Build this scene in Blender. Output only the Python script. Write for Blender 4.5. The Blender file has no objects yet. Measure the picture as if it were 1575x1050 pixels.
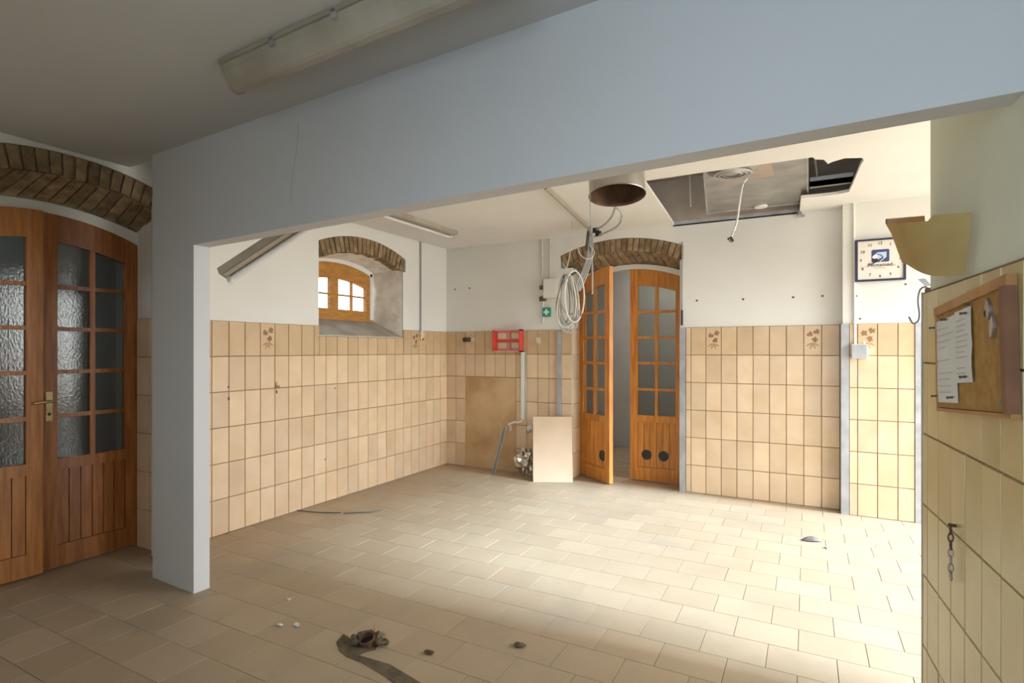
import bpy, bmesh, math, random
from mathutils import Vector, Matrix, geometry
random.seed(7)
C = bpy.context.scene.collection
SC = bpy.context.scene
PI = math.pi

# ------------------------------------------------------------------ camera, world, lights, exposure
CS, SN, FPX, EYE = .8818, .4717, 848., 1.295          # yaw of the camera, focal length in pixels, eye height
cam = bpy.data.cameras.new('camera'); cam_o = bpy.data.objects.new('camera', cam); C.objects.link(cam_o)
cam_o.location = (0, 0, EYE); cam_o.rotation_euler = (PI/2, 0, math.atan2(SN, CS))
cam.sensor_width = 36; cam.lens = FPX/1575*36; cam.shift_y = 13/1575; cam.clip_start = .02
SC.camera = cam_o

w = bpy.data.worlds.new('sky'); SC.world = w; w.use_nodes = True
nt = w.node_tree; nt.nodes.clear()
wo = nt.nodes.new('ShaderNodeOutputWorld'); bg = nt.nodes.new('ShaderNodeBackground')
tc = nt.nodes.new('ShaderNodeTexCoord'); sx = nt.nodes.new('ShaderNodeSeparateXYZ'); cr = nt.nodes.new('ShaderNodeValToRGB')
cr.color_ramp.elements[0].position = .47; cr.color_ramp.elements[0].color = (.30, .27, .22, 1)
cr.color_ramp.elements[1].position = .53; cr.color_ramp.elements[1].color = (.86, .93, 1.0, 1)
mr = nt.nodes.new('ShaderNodeMapRange'); mr.inputs[1].default_value = -1; mr.inputs[2].default_value = 1
nt.links.new(tc.outputs['Generated'], sx.inputs[0]); nt.links.new(sx.outputs[2], mr.inputs[0])
nt.links.new(mr.outputs[0], cr.inputs[0]); nt.links.new(cr.outputs[0], bg.inputs[0]); nt.links.new(bg.outputs[0], wo.inputs[0])
bg.inputs[1].default_value = 6.0

def lamp(name, kind, loc, direction, energy, color, **kw):
    l = bpy.data.lights.new(name, kind); l.energy = energy; l.color = color
    for k, v in kw.items(): setattr(l, k, v)
    o = bpy.data.objects.new(name, l); C.objects.link(o); o.location = loc
    o.rotation_euler = Vector(direction).to_track_quat('-Z', 'Y').to_euler()
    return o
SUN_DIR = (-.995*math.cos(math.radians(27.5)), .015*math.cos(math.radians(27.5)), -math.sin(math.radians(27.5)))
lamp('sun', 'SUN', (6, 5, 5), SUN_DIR, 14.0, (.60, .79, 1.0), angle=math.radians(12))
lamp('daylight_glazed_opening', 'AREA', (3.2, 4.0, 1.75), (-1, 0, -.14), 118, (1.0, .97, .92), shape='RECTANGLE', size=2.8, size_y=2.4)
lamp('daylight_rear_window', 'AREA', (.12, -1.05, 1.5), (.03, 1, .30), 10.5, (.52, .75, 1.0), shape='RECTANGLE', size=.8, size_y=1.2, spread=math.radians(115))
SC.view_settings.view_transform = 'Standard'; SC.view_settings.look = 'None'
SC.view_settings.exposure = 0.12; SC.view_settings.gamma = 1; SC.view_settings.use_curve_mapping = False

# ------------------------------------------------------------------ geometry helpers
def floor_at(px, py, z=0.):
    d = FPX*(EYE-z)/(py-538.); X = (px-787.5)/FPX*d
    return Vector((X*CS-d*SN, X*SN+d*CS, z))
def at(px, py, d):
    X = (px-787.5)/FPX*d
    return Vector((X*CS-d*SN, X*SN+d*CS, EYE+(538-py)/FPX*d))
def on_y(px, py, Y):
    a = (px-787.5)/FPX; return at(px, py, Y/(a*SN+CS))
def on_x(px, py, Xb):
    a = (px-787.5)/FPX; return at(px, py, Xb/(a*CS-SN))

class MB:
    def __init__(s): s.v = []; s.f = []
    def poly(s, vs, fs):
        n = len(s.v); s.v += [tuple(p) for p in vs]; s.f += [tuple(i+n for i in f) for f in fs]; return s
    def box(s, lo, hi):
        x0, y0, z0 = lo; x1, y1, z1 = hi
        return s.poly([(x0,y0,z0),(x1,y0,z0),(x1,y1,z0),(x0,y1,z0),(x0,y0,z1),(x1,y0,z1),(x1,y1,z1),(x0,y1,z1)],
            [(0,3,2,1),(4,5,6,7),(0,1,5,4),(1,2,6,5),(2,3,7,6),(3,0,4,7)])
    def hexa(s, a, b):          # two matching quads
        return s.poly(list(a)+list(b), [(0,3,2,1),(4,5,6,7),(0,1,5,4),(1,2,6,5),(2,3,7,6),(3,0,4,7)])
    def prism(s, pts, fn, t0, t1):   # 2-D outline pushed from t0 to t1; fn(u, v, t) -> xyz
        n = len(pts)
        vs = [fn(u, v, t0) for u, v in pts]+[fn(u, v, t1) for u, v in pts]
        return s.poly(vs, [tuple(range(n))[::-1], tuple(range(n, 2*n))]+[(i, (i+1) % n, n+(i+1) % n, n+i) for i in range(n)])
    def tube(s, pts, r, seg=8, closed=False):
        pts = [Vector(p) for p in pts]; rings = []; n = len(pts)
        up = Vector((.3, .2, .93)).normalized()
        for i, p in enumerate(pts):
            a = pts[i-1] if (i > 0 or closed) else p; b = pts[(i+1) % n] if (i < n-1 or closed) else p
            t = (b-a).normalized()
            e1 = t.cross(up)
            if e1.length < .05: e1 = t.cross(Vector((1, 0, 0)))
            e1.normalize(); e2 = t.cross(e1)
            rr = r[i] if isinstance(r, (list, tuple)) else r
            rings.append([p+(e1*math.cos(2*PI*k/seg)+e2*math.sin(2*PI*k/seg))*rr for k in range(seg)])
        vs = [q for ring in rings for q in ring]; fs = []
        m = n if closed else n-1
        for i in range(m):
            j = (i+1) % n
            for k in range(seg): fs.append((i*seg+k, i*seg+(k+1) % seg, j*seg+(k+1) % seg, j*seg+k))
        if not closed: fs += [tuple(range(seg))[::-1], tuple((n-1)*seg+k for k in range(seg))]
        return s.poly(vs, fs)
    def lathe(s, prof, M=Matrix(), seg=24):      # profile (r, z) about local z
        vs = []; fs = []; n = len(prof)
        for r, z in prof: vs += [M @ Vector((r*math.cos(2*PI*k/seg), r*math.sin(2*PI*k/seg), z)) for k in range(seg)]
        for i in range(n-1):
            for k in range(seg): fs.append((i*seg+k, i*seg+(k+1) % seg, (i+1)*seg+(k+1) % seg, (i+1)*seg+k))
        return s.poly(vs, fs)
    def mesh(s, name, mat):
        me = bpy.data.meshes.new(name); me.from_pydata(s.v, [], s.f)
        bm = bmesh.new(); bm.from_mesh(me); bmesh.ops.recalc_face_normals(bm, faces=bm.faces); bm.to_mesh(me); bm.free()
        me.materials.append(mat); return me
    def build(s, name, mat, parent=None, smooth=False):
        me = s.mesh(name, mat)
        if smooth:
            for p in me.polygons: p.use_smooth = True
            try: me.set_sharp_from_angle(angle=math.radians(40))
            except Exception: pass
        return link(name, me, parent)
def link(name, data, parent=None):
    o = bpy.data.objects.new(name, data); C.objects.link(o)
    if parent: o.parent = parent
    return o
def tag(o, label, cat, group=None, kind=None):
    if label: o['label'] = label
    if cat: o['category'] = cat
    if group: o['group'] = group
    if kind: o['kind'] = kind
    return o
def thing(name, label, cat, loc=(0, 0, 0), rz=0, group=None, kind=None):
    o = bpy.data.objects.new(name, None); C.objects.link(o); o.empty_display_size = .05
    o.location = loc; o.rotation_euler = (0, 0, rz)
    return tag(o, label, cat, group, kind)
def spline(pts, n=8):
    pts = [Vector(p) for p in pts]; out = []
    for i in range(len(pts)-1):
        p0 = pts[max(i-1, 0)]; p1 = pts[i]; p2 = pts[i+1]; p3 = pts[min(i+2, len(pts)-1)]
        for k in range(n):
            t = k/n
            out.append(.5*((2*p1)+(p2-p0)*t+(2*p0-5*p1+4*p2-p3)*t*t+(3*p1-p0-3*p2+p3)*t**3))
    out.append(pts[-1]); return out

# ------------------------------------------------------------------ materials
def mat(name, col, rough=.6, metal=0., var=.0, vscale=6., col2=None, bump=0., bscale=40., rnd=0., spec=.5, stretch=None, detail=4., ramp=(.35, .65)):
    m = bpy.data.materials.new(name); m.use_nodes = True; n = m.node_tree; N = n.nodes; L = n.links
    b = N['Principled BSDF']; b.inputs['Roughness'].default_value = rough; b.inputs['Metallic'].default_value = metal
    b.inputs['Specular IOR Level'].default_value = spec
    tcn = N.new('ShaderNodeTexCoord'); vec = tcn.outputs['Object']
    oi = N.new('ShaderNodeObjectInfo')
    add = N.new('ShaderNodeVectorMath'); add.operation = 'ADD'
    mul = N.new('ShaderNodeMath'); mul.operation = 'MULTIPLY'; mul.inputs[1].default_value = 37.
    L.new(oi.outputs['Random'], mul.inputs[0]); L.new(vec, add.inputs[0]); L.new(mul.outputs[0], add.inputs[1]); vec = add.outputs[0]
    if stretch:
        mp = N.new('ShaderNodeMapping'); mp.inputs['Scale'].default_value = stretch; L.new(vec, mp.inputs[0]); vec = mp.outputs[0]
    out = None
    c2 = col2 or tuple(x*(1-var) for x in col)
    if var or col2:
        nz = N.new('ShaderNodeTexNoise'); nz.inputs['Scale'].default_value = vscale; nz.inputs['Detail'].default_value = detail
        L.new(vec, nz.inputs['Vector'])
        rp = N.new('ShaderNodeValToRGB'); rp.color_ramp.elements[0].position = ramp[0]; rp.color_ramp.elements[1].position = ramp[1]
        rp.color_ramp.elements[0].color = (*c2, 1); rp.color_ramp.elements[1].color = (*col, 1)
        L.new(nz.outputs['Fac'], rp.inputs[0]); out = rp.outputs[0]
    if rnd:
        hs = N.new('ShaderNodeHueSaturation')
        mm = N.new('ShaderNodeMapRange'); mm.inputs[3].default_value = 1-rnd; mm.inputs[4].default_value = 1+rnd*.6
        L.new(oi.outputs['Random'], mm.inputs[0]); L.new(mm.outputs[0], hs.inputs['Value'])
        if out: L.new(out, hs.inputs['Color'])
        else: hs.inputs['Color'].default_value = (*col, 1)
        out = hs.outputs[0]
    if out: L.new(out, b.inputs['Base Color'])
    else: b.inputs['Base Color'].default_value = (*col, 1)
    if bump:
        nb = N.new('ShaderNodeTexNoise'); nb.inputs['Scale'].default_value = bscale; nb.inputs['Detail'].default_value = 5
        L.new(vec, nb.inputs['Vector'])
        bp = N.new('ShaderNodeBump'); bp.inputs['Strength'].default_value = bump; bp.inputs['Distance'].default_value = .01
        L.new(nb.outputs['Fac'], bp.inputs['Height']); L.new(bp.outputs[0], b.inputs['Normal'])
    return m
def glass_mat(name, tint, rough=.02, gloss=.12):
    m = bpy.data.materials.new(name); m.use_nodes = True; N = m.node_tree.nodes; L = m.node_tree.links
    N.remove(N['Principled BSDF'])
    tr = N.new('ShaderNodeBsdfTransparent'); tr.inputs[0].default_value = (*tint, 1)
    gl = N.new('ShaderNodeBsdfGlossy'); gl.inputs['Roughness'].default_value = rough
    lw = N.new('ShaderNodeLayerWeight'); lw.inputs[0].default_value = .5
    fr = N.new('ShaderNodeMath'); fr.operation = 'POWER'; fr.inputs[1].default_value = 4.
    L.new(lw.outputs['Facing'], fr.inputs[0])
    ad = N.new('ShaderNodeMath'); ad.operation = 'ADD'; ad.inputs[1].default_value = gloss; ad.use_clamp = True
    nz = N.new('ShaderNodeTexNoise'); nz.inputs['Scale'].default_value = 14
    bp = N.new('ShaderNodeBump'); bp.inputs['Strength'].default_value = .06; bp.inputs['Distance'].default_value = .02
    mx = N.new('ShaderNodeMixShader')
    L.new(nz.outputs['Fac'], bp.inputs['Height']); L.new(bp.outputs[0], gl.inputs['Normal'])
    L.new(fr.outputs[0], ad.inputs[0]); L.new(ad.outputs[0], mx.inputs[0]); L.new(tr.outputs[0], mx.inputs[1]); L.new(gl.outputs[0], mx.inputs[2])
    L.new(mx.outputs[0], N['Material Output'].inputs['Surface']); return m

M = dict(
 plaster=mat('white_plaster', (.80,.78,.73), .85, var=.06, vscale=1.6, bump=.12, bscale=18, spec=.2),
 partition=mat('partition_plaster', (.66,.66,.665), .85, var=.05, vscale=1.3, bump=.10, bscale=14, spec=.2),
 near_ceiling=mat('grey_ceiling', (.60,.59,.57), .9, var=.05, vscale=1., bump=.08, bscale=10, spec=.2),  # greyer than the plaster of the far ceiling
 rough_plaster=mat('rough_plaster', (.78,.73,.65), .9, col2=(.60,.53,.44), vscale=7, bump=.9, bscale=22, spec=.2),
 tile=mat('wall_tile', (.76,.575,.385), .32, col2=(.69,.50,.31), vscale=5, rnd=.10, bump=.03, bscale=8),
 tile_top=mat('wall_tile_border', (.66,.48,.29), .32, col2=(.59,.41,.24), vscale=5, rnd=.10, bump=.03, bscale=8),
 tile_yellow=mat('wall_tile_light_tint', (.64,.54,.27), .35, col2=(.57,.46,.20), vscale=4, rnd=.07, bump=.03, bscale=8),  # copy of the wall tile, its different light put into the colour
 grout=mat('brown_grout', (.30,.20,.12), .9, var=.3, vscale=12),
 motif=mat('brown_flower_print', (.36,.19,.10), .4, var=.2, vscale=60),
 motif2=mat('ochre_leaf_print', (.48,.30,.15), .4, var=.2, vscale=60),
 screed=mat('tan_wall_screed', (.62,.43,.24), .8, col2=(.44,.27,.12), vscale=3.2, bump=.2, bscale=20, ramp=(.3,.62)),
 floor=mat('floor_tile', (.45,.345,.23), .5, col2=(.40,.295,.19), vscale=1.1, rnd=.03, bump=.06, bscale=30),
 floor_gap=mat('floor_grout', (.31,.235,.155), .95, var=.3, vscale=20),
 wood=mat('varnished_pine', (.74,.31,.055), .35, col2=(.52,.18,.028), vscale=5, rnd=.14, stretch=(9,9,.7), bump=.05, bscale=12, detail=8),
 wood_shaded=mat('shaded_pine', (.40,.145,.035), .35, col2=(.25,.08,.018), vscale=5, rnd=.14, stretch=(9,9,.7), bump=.05, bscale=12, detail=8),  # pine darkened to paint in the shade on the right leaf
 wood_deep=mat('deep_pine', (.56,.23,.055), .4, col2=(.38,.13,.025), vscale=5, rnd=.14, stretch=(9,9,.7), bump=.05, bscale=12, detail=8),  # deeper pine tone for the left leaf
 wood_dark=mat('dark_frame_wood', (.30,.11,.03), .45, col2=(.18,.06,.015), vscale=5, stretch=(9,9,.7)),
 brick=mat('old_brick', (.40,.285,.165), .95, col2=(.22,.15,.085), vscale=14, rnd=.28, bump=.8, bscale=45, spec=.1),
 mortar=mat('mortar', (.33,.27,.19), .95, var=.3, vscale=18, bump=.6, bscale=40, spec=.1),
 steel=mat('galvanised_steel', (.52,.50,.47), .38, .85, col2=(.36,.34,.31), vscale=5, bump=.03, bscale=10),
 grey_metal=mat('grey_corner_profile', (.48,.48,.49), .5, .35, var=.25, vscale=9),
 grey_paint=mat('grey_paint', (.42,.41,.39), .7, var=.2, vscale=7),
 rust=mat('rusty_iron', (.16,.085,.045), .9, .1, col2=(.07,.04,.025), vscale=9),
 white_plastic=mat('white_plastic', (.78,.76,.70), .45, var=.05, vscale=9),
 ivory=mat('ivory_plastic', (.70,.64,.52), .45, var=.12, vscale=9),
 cable=mat('grey_cable', (.44,.43,.41), .5, var=.15, vscale=12),
 dark_cable=mat('dark_cable', (.10,.095,.09), .5, var=.2, vscale=12),
 black=mat('black_plastic', (.025,.025,.025), .5, var=.2, vscale=12),
 fixture=mat('aged_lamp_housing', (.46,.42,.34), .45, col2=(.35,.31,.24), vscale=5, stretch=(1,1,1)),
 fixture_dim=mat('lamp_side', (.40,.35,.27), .5, var=.15, vscale=6),
 cork=mat('cork', (.50,.32,.12), .9, col2=(.40,.235,.08), vscale=30, bump=.3, bscale=120, spec=.1),
 corkframe=mat('cork_frame_wood', (.24,.10,.04), .5, col2=(.17,.07,.028), vscale=8),
 corkframe2=mat('light_frame_wood', (.50,.26,.08), .5, col2=(.38,.18,.05), vscale=8),
 paper=mat('white_paper', (.76,.80,.78), .8, var=.05, vscale=8),
 ink=mat('grey_ink', (.48,.52,.52), .8, var=.1, vscale=30),
 board=mat('beige_board', (.66,.49,.33), .7, var=.06, vscale=5),
 board_edge=mat('board_edge', (.40,.27,.16), .8, var=.1, vscale=9),
 red=mat('red_enamel', (.72,.07,.05), .4, var=.15, vscale=8),
 pink=mat('faded_red_panel', (.82,.36,.30), .5, var=.1, vscale=8),
 cream=mat('cream_panel', (.80,.72,.52), .5, var=.05, vscale=8),
 green=mat('sign_green', (.015,.30,.20), .5, var=.05, vscale=8),
 white=mat('white_enamel', (.82,.82,.80), .4, var=.03, vscale=8),
 clock_face=mat('clock_face', (.80,.74,.66), .4, var=.03, vscale=8),
 clock_blue=mat('clock_blue', (.025,.03,.075), .4, var=.1, vscale=20),
 emblem_blue=mat('emblem_blue', (.05,.065,.20), .4, var=.05, vscale=20),
 emblem_light=mat('emblem_light_blue', (.55,.66,.80), .4, var=.05, vscale=20),
 emblem_teal=mat('emblem_teal', (.05,.17,.19), .4, var=.05, vscale=20),
 gilt=mat('gilt_line', (.42,.35,.16), .5, var=.1, vscale=20),
 card=mat('shade_cardboard', (.50,.36,.14), .8, col2=(.43,.30,.11), vscale=6),
 brass=mat('worn_brass', (.55,.42,.20), .35, .9, var=.3, vscale=20),
 dirt=mat('dark_dirt', (.115,.09,.06), .95, col2=(.20,.155,.105), vscale=14, bump=.5, bscale=50, spec=.1),
 dust=mat('pale_dust', (.72,.70,.66), .95, var=.1, vscale=30),
 foil=mat('crumpled_foil', (.72,.70,.66), .22, 1., var=.2, vscale=20),
 grey_sill=mat('grey_sill_slab', (.40,.36,.30), .7, col2=(.28,.25,.20), vscale=6, bump=.1, bscale=20),
 window_wood=mat('window_wood', (.56,.27,.06), .45, col2=(.42,.18,.035), vscale=6, stretch=(1,1,6)),
 concrete=mat('raw_concrete', (.44,.36,.29), .95, col2=(.32,.26,.20), vscale=3, bump=.3, bscale=20),
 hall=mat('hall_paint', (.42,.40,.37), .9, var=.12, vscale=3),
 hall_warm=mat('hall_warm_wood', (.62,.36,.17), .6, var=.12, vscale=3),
 glass=glass_mat('door_glass', (.72,.74,.72), .04, .05),
 glass_clear=glass_mat('window_glass', (.95,.96,.97), .02, .02),
)

def floor_stains():      # worn and dirty areas of the floor, fixed in the room
    m = M['floor']; N = m.node_tree.nodes; L = m.node_tree.links; b = N['Principled BSDF']; src = b.inputs['Base Color'].links[0].from_socket
    g = N.new('ShaderNodeNewGeometry'); nz = N.new('ShaderNodeTexNoise'); nz.inputs['Scale'].default_value = 1.5; nz.inputs['Detail'].default_value = 7; nz.inputs['Roughness'].default_value = .65
    rp = N.new('ShaderNodeValToRGB'); rp.color_ramp.elements[0].position = .50; rp.color_ramp.elements[1].position = .72
    rp.color_ramp.elements[0].color = (0,0,0,1); rp.color_ramp.elements[1].color = (.6,.6,.6,1)
    mx = N.new('ShaderNodeMix'); mx.data_type = 'RGBA'; mx.inputs['B'].default_value = (.30,.25,.19,1)
    L.new(g.outputs['Position'], nz.inputs['Vector']); L.new(nz.outputs['Fac'], rp.inputs[0]); L.new(rp.outputs[0], mx.inputs['Factor'])
    L.new(src, mx.inputs['A']); L.new(mx.outputs['Result'], b.inputs['Base Color'])
floor_stains()

# ------------------------------------------------------------------ room shell
XL, YB, ZC, ZN = -3.63, 5.20, 2.445, 2.405      # left wall, back wall, far ceiling, near ceiling
XR, YR, ZS = 1.75, -1.1, 2.86                   # far right wall, rear wall, slab above the far ceiling
def arc(c0, hw, peak, rise):                    # circular arch; returns centre height and radius
    R = (hw*hw+rise*rise)/(2*rise); return peak-R, R
class Arch:
    def __init__(s, c, hw, peak, rise): s.c, s.hw, s.peak, s.rise = c, hw, peak, rise; s.zc, s.R = arc(c, hw, peak, rise); s.th = math.asin(min(1, hw/s.R))
    def z(s, u):
        d = min(abs(u-s.c), s.R*.999); return s.zc+math.sqrt(s.R*s.R-d*d)
fl = lambda u, v, t: (t, u, v)                  # outlines on the left wall (u = y)
fb = lambda u, v, t: (u, t, v)                  # outlines on the back wall (u = x)

A_LD = Arch(1.545, .585, 2.385, .12)            # outer curves of the three brick arches
A_BD = Arch(-1.61, .61, 2.375, .12)
A_LW = Arch(3.90, .57, 2.335, .115)
def arched_wall(mb, fn, u0, u1, ztop, openings, t0, t1):
    """openings: (arch, uo0, uo1, zlow, zhigh_fn): solid below zlow, open up to the arch's outer curve."""
    cur = u0
    for (A, o0, o1, zlow) in openings:
        a0, a1 = A.c-A.hw, A.c+A.hw
        mb.prism([(cur, 0), (a0, 0), (a0, ztop), (cur, ztop)], fn, t0, t1)
        n = 18
        for k in range(n):
            p, q = a0+(a1-a0)*k/n, a0+(a1-a0)*(k+1)/n
            mb.prism([(p, A.z(p)), (q, A.z(q)), (q, ztop), (p, ztop)], fn, t0, t1)
        if o0 > a0: mb.prism([(a0, 0), (o0, 0), (o0, A.z(a0)-.13), (a0, A.z(a0)-.13)], fn, t0, t1)
        if o1 < a1: mb.prism([(o1, 0), (a1, 0), (a1, A.z(a1)-.13), (o1, A.z(a1)-.13)], fn, t0, t1)
        if zlow > 0: mb.prism([(o0, 0), (o1, 0), (o1, zlow), (o0, zlow)], fn, t0, t1)
        cur = a1
    mb.prism([(cur, 0), (u1, 0), (u1, ztop), (cur, ztop)], fn, t0, t1)

m = MB(); arched_wall(m, fl, YR-.12, YB+.32, ZS, [(A_LD, 1.0, 2.05, 0), (A_LW, 3.33, 4.43, 1.42)], XL-.36, XL)
wall_left = tag(m.build('wall_left', M['plaster']), 'white plastered left wall above beige tiles, with brick-arched door and window', 'wall', kind='structure')
m = MB(); arched_wall(m, fb, XL, XR+.1, ZS, [(A_BD, -2.09, -1.03, 0)], YB, YB+.32)
wall_back = tag(m.build('wall_back', M['plaster']), 'white back wall above beige tiles, pierced by the brick-arched double door', 'wall', kind='structure')
m = MB().box((.25, 5.08, 0), (XR, YB, ZC))
MB().box((XL, YB-.02, ZC+.024), (XR, YB+.001, ZS)).build('bare_masonry', M['concrete'], wall_back)
wall_pier = tag(m.build('wall_pier', M['plaster']), 'shallow pier at the right of the back wall behind the clock', 'wall', kind='structure')

# right wall close to the camera: slightly turned, tiled dado, upper part set back
RA, RB = Vector((.373, 2.43, 0)), Vector((.428, 1.627, 0)); RD = (RB-RA).normalized(); RN = Vector((RD.y, -RD.x, 0))
if RN.x > 0: RN = -RN
def rw(s, z, n=0.): p = RA+RD*s+RN*n; return Vector((p.x, p.y, z))       # s metres from its far end towards the camera
m = MB(); L_R = 3.6
m.hexa([rw(0,0,0), rw(L_R,0,0), rw(L_R,0,-.11), rw(0,0,-.11)], [rw(0,1.5,0), rw(L_R,1.5,0), rw(L_R,1.5,-.11), rw(0,1.5,-.11)])
m.hexa([rw(.045,1.5,-.004), rw(L_R,1.5,-.004), rw(L_R,1.5,-.11), rw(.045,1.5,-.11)], [rw(.045,ZC,-.004), rw(L_R,ZC,-.004), rw(L_R,ZC,-.11), rw(.045,ZC,-.11)])
wall_right = tag(m.build('wall_right', mat('greenish_plaster', (.78,.83,.70), .85, var=.08, vscale=2.2, bump=.1, bscale=16, spec=.2)), 'near right wall, tiles tinted yellow for their light below greenish white plaster, holding the cork board', 'wall', kind='structure')

# partition with the low beam and the pier at its left end
PA, PB = Vector((-3.29, 1.805, 0)), Vector((.47, 1.622, 0)); PD = (PB-PA).normalized(); PN = Vector((-PD.y, PD.x, 0))
def pw(s, z, n=0.): p = PA+PD*s+PN*n; return Vector((p.x, p.y, z))
LP = (PB-PA).length; ZBM, TH = 1.853, .086
def part_outline(n): return [pw(0,0,n), pw(.418,0,n), pw(.418,ZBM,n), pw(LP,ZBM+.02,n), pw(LP,ZC,n), pw(0,ZC,n)]
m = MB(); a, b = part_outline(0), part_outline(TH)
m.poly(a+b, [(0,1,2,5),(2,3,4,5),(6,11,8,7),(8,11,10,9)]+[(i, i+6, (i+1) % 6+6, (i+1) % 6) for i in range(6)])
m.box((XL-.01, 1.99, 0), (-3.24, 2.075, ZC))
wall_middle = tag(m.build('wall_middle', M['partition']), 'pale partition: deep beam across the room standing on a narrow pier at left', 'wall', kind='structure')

m = MB()   # far right wall with the big glazed opening (outside the frame)
m.box((XR,1.6,0),(XR+.1,2.5,ZS)); m.box((XR,5.17,0),(XR+.1,YB,ZS)); m.box((XR,2.5,2.25),(XR+.1,5.17,ZS)); m.box((.50,1.66,0),(XR,1.74,ZS))
wall_far_right = tag(m.build('wall_far_right', M['plaster']), 'far room right wall with the large opening that lets the daylight in', 'wall', kind='structure')
m = MB()   # rear wall with window behind the camera
m.box((XL,YR-.12,0),(-.85,YR,ZS)); m.box((.35,YR-.12,0),(.8,YR,ZS)); m.box((-.85,YR-.12,0),(.35,YR,.9)); m.box((-.85,YR-.12,2.1),(.35,YR,ZS))
wall_rear = tag(m.build('wall_rear', M['plaster']), 'rear wall behind the viewpoint with a window opening', 'wall', kind='structure')

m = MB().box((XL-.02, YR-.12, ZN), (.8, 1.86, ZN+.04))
ceiling = tag(m.build('ceiling', M['near_ceiling']), 'grey ceiling of the near room', 'ceiling', kind='structure')
HOLE = [(-.98,3.74),(-.60,3.735),(-.2,3.745),(.03,3.75),(.045,3.80),(.09,3.83),(.115,3.93),(.135,3.90),(.20,3.86),(.29,3.90),(.305,3.95),(.295,4.05),(.285,4.35),(.27,4.70),(.20,4.73),(.10,4.735),(-.04,4.72),(-.055,5.195),(-.4,5.198),(-.8,5.198),(-1.08,5.195),(-1.05,4.80),(-1.02,4.35)]
def holed_slab(mb, outer, hole, z0, z1):
    allp = outer+hole
    tris = geometry.tessellate_polygon([[Vector((x,y,0)) for x,y in outer], [Vector((x,y,0)) for x,y in hole]])
    n = len(allp); vs = [(x,y,z0) for x,y in allp]+[(x,y,z1) for x,y in allp]
    fs = [tuple(t) for t in tris]+[tuple(i+n for i in t) for t in tris]
    no = len(outer)
    for i in range(no): fs.append((i,(i+1)%no,(i+1)%no+n,i+n))
    nh = len(hole)
    for i in range(nh): a, b = no+i, no+(i+1)%nh; fs.append((a,b,b+n,a+n))
    mb.poly(vs, fs)
m = MB(); holed_slab(m, [(XL,1.80),(XR,1.70),(XR,YB),(XL,YB)], HOLE, ZC, ZC+.022)
ceiling_far = tag(m.build('ceiling', M['plaster']), 'white ceiling of the far room with a broken rectangular hole', 'ceiling', kind='structure')
m = MB().box((XL, 1.6, ZS), (XR+.2, YB+.3, ZS+.1))
slab = tag(m.build('ceiling', M['concrete']), 'raw concrete slab seen up through the hole in the ceiling', 'ceiling', kind='structure')

# ------------------------------------------------------------------ floor with its tiles
m = MB().box((-6.2, YR-.12, -.08), (2.6, 7.6, -.004))
floor = tag(m.build('floor', M['floor_gap']), 'dusty beige tiled floor in running bond', 'floor', kind='structure')
FL, FW = .26, .205
def tile_box(mb, x0, x1, y0, y1, dz=0., g=.0006):
    b = .0012
    mb.poly([(x0+g,y0+g,-.004),(x1-g,y0+g,-.004),(x1-g,y1-g,-.004),(x0+g,y1-g,-.004),
             (x0+g+b,y0+g+b,dz),(x1-g-b,y0+g+b,dz),(x1-g-b,y1-g-b,dz),(x0+g+b,y1-g-b,dz)],
            [(4,5,6,7),(0,1,5,4),(1,2,6,5),(2,3,7,6),(3,0,4,7)])
cells = []
r0 = int(math.floor((YR-2.47)/FW))
for r in range(r0, 15):
    y0 = 2.47+r*FW; y1 = min(y0+FW, YB+.28)
    if y0 >= YB+.28: break
    off = -.41 if r % 2 == 0 else -.294
    k0 = int(math.floor((XL-.3-off)/FL))
    for k in range(k0, 20):
        x0 = off+k*FL; x1 = x0+FL
        if x0 > 1.7: break
        cx, cy = (x0+x1)/2, (y0+y1)/2
        d = -cx*SN+cy*CS; X = cx*CS+cy*SN
        vis = d > .4
        if vis:
            px, py = 787.5+FPX*X/d, 538+FPX*EYE/d
            vis = -40 < px < 1440 and py < 1090 and not (cx > .36 and cy < 2.4)
            if px < 232 and cx > -3.5 and cy > 1.95: vis = False
        cells.append((d if vis else 99, x0, x1, y0, y1, vis))
cells.sort()
base_tile = MB(); tile_box(base_tile, 0, FL, 0, FW); base_me = base_tile.mesh('floor_tile', M['floor'])
rest = MB(); count = 0
for d, x0, x1, y0, y1, vis in cells:
    dz = random.uniform(-.0002, .0002)
    if vis and count < 300 and abs(y1-y0-FW) < 1e-6:
        o = link('floor_tile', base_me, floor); o.location = (x0, y0, dz); o.rotation_euler = (random.gauss(0,.0005), random.gauss(0,.0005), 0); count += 1
    elif y1-y0 > .01: tile_box(rest, x0, x1, y0, y1, dz)
o = rest.build('floor_tile_field', M['floor'], floor); o['kind'] = 'stuff'

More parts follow.
